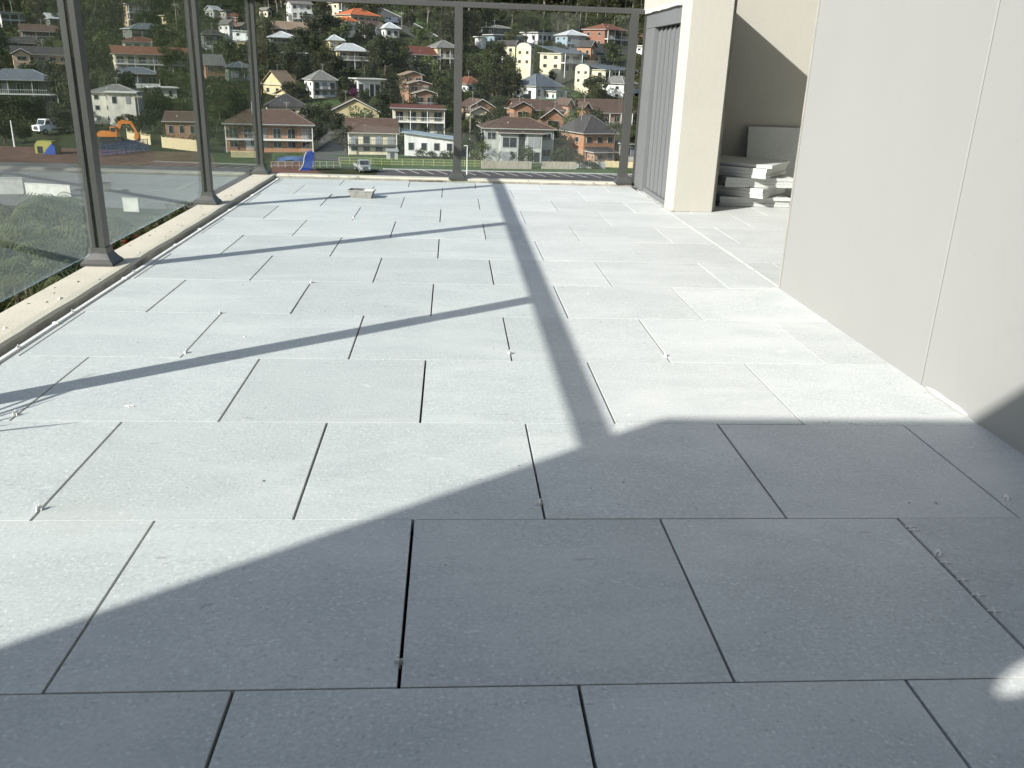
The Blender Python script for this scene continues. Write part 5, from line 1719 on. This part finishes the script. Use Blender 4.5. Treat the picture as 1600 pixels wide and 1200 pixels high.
def beam(name, pts, w, mat):
    mb = MB()
    for (p, hp), (q, hq) in zip(pts[:-1], pts[1:]):
        d = Vector((q[0]-p[0], 0, q[1]-p[1])).normalized(); n = Vector((-d.z, 0, d.x))
        a0, a1, b0, b1 = Vector((p[0],0,p[1]))+n*hp, Vector((p[0],0,p[1]))-n*hp, Vector((q[0],0,q[1]))+n*hq, Vector((q[0],0,q[1]))-n*hq
        vs = [v+Vector((0,-w,0)) for v in (a1,b1,b0,a0)] + [v+Vector((0,w,0)) for v in (a1,b1,b0,a0)]
        mb.add(vs, [(0,1,2,3),(7,6,5,4),(0,4,5,1),(1,5,6,2),(2,6,7,3),(3,7,4,0)])
    o = mb.build(name, mat, ex); fix_normals(o.data); return o
beam('boom', [((.9,1.9),.35),((2.1,4.3),.45),((4.3,4.1),.25)], .22, M['orange'])
beam('arm', [((4.0,4.4),.3),((5.2,1.9),.2)], .18, M['orange'])
o = MB().prism([(4.8,1.9),(5.5,1.9),(5.6,1.2),(5.0,.5),(4.5,.9)], -.5, .5).build('bucket', M['orange'], ex); fix_normals(o.data)
# blue slide, blue sheet, play boxes
bs = empty('blue_slide', on_floor(478,266), math.radians(10), 'bright blue curved slide standing beyond the far kerb', 'slide')
left = [(-1.25,0), (-.85,.35), (-.5,.85), (-.28,1.45), (-.2,2.1), (-.05,2.7), (.25,3.2)]
o = MB().prism(left + [(1.0,3.45), (1.45,3.1), (1.4,2.0), (1.15,1.0), (.7,0)], -.7, .7).build('chute', M['blue'], bs); fix_normals(o.data)
n_ = MB()
for (x0, z0), (x1, z1) in zip(left[:-1], left[1:]):
    n_.add([(x0-.12,-.76,z0),(x1-.12,-.76,z1),(x1,-.76,z1),(x0,-.76,z0),(x0-.12,-.705,z0),(x1-.12,-.705,z1),(x1,-.705,z1),(x0,-.705,z0)], [(0,1,2,3),(7,6,5,4),(0,4,5,1),(2,6,7,3)])
n_.build('pale_edge', M['linepaint'], bs)
ubox('ladder_post', 'blue_dull', bs, 1.5, 1.62, -.6, -.48, 0, 3.3)
ubox('ladder_post', 'blue_dull', bs, 1.5, 1.62, .48, .6, 0, 3.3)
tp = empty('blue_sheet', on_floor(460,250), math.radians(5), 'dull blue sheet spread on the ground left of the blue slide', 'tarpaulin')  # sheet put in for the translucent blue patch beside the slide
mb = MB(); vs, fs = [], []
for j in range(9):
    for i in range(13):
        x, y = (i/12-.5)*6.2, (j/8-.5)*7.0
        vs.append((x+.2*math.sin(j), y, .15+.55*math.exp(-(x*x/6+y*y/8))+.12*math.sin(2*x+y)*math.cos(1.7*y)))
for j in range(8):
    for i in range(12):
        k = j*13+i; fs.append((k,k+1,k+14,k+13))
mb.add(vs, fs); mb.build('sheet', M['blue_dull'], tp, smooth=True)
pb = empty('play_tunnel', on_floor(76,240), math.radians(-10), 'blue and yellow plastic play tunnel on the red earth at left', 'play tunnel')
o = MB().prism([(-2.0,0),(2.0,0),(2.0,1.6),(1.4,2.4),(-1.4,2.4),(-2.0,1.6)], -1.0, 1.0).build('yellow_shell', M['yellow'], pb); fix_normals(o.data)
o = MB().prism([(-.2,-.02),(2.3,-.02),(2.3,1.5),(1.7,2.0),(.5,.9)], -1.3, -1.02).build('blue_panel', M['blue'], pb); fix_normals(o.data)
ubox('opening', 'pane', pb, -1.5, -.4, -1.04, -1.005, .1, 1.4)
gh = empty('garden_shed', on_floor(613,250), math.radians(6), 'small pale garden shed beside the white bungalow', 'shed')
ubox('wall', 'concrete', gh, -1.1, 1.1, 0, 2.0, 0, 1.7)
o = MB().add([(-1.3,-.3,1.702),(1.3,-.3,1.702),(1.3,2.2,2.0),(-1.3,2.2,2.0),(-1.3,-.3,1.80),(1.3,-.3,1.80),(1.3,2.2,2.1),(-1.3,2.2,2.1)], [(0,3,2,1),(4,5,6,7),(0,1,5,4),(1,2,6,5),(2,3,7,6),(3,0,4,7)]).build('roof', M['galv'], gh)
ubox('door', 'win_dark_frame', gh, -.4, .4, -.05, .01, 0.02, 1.5)
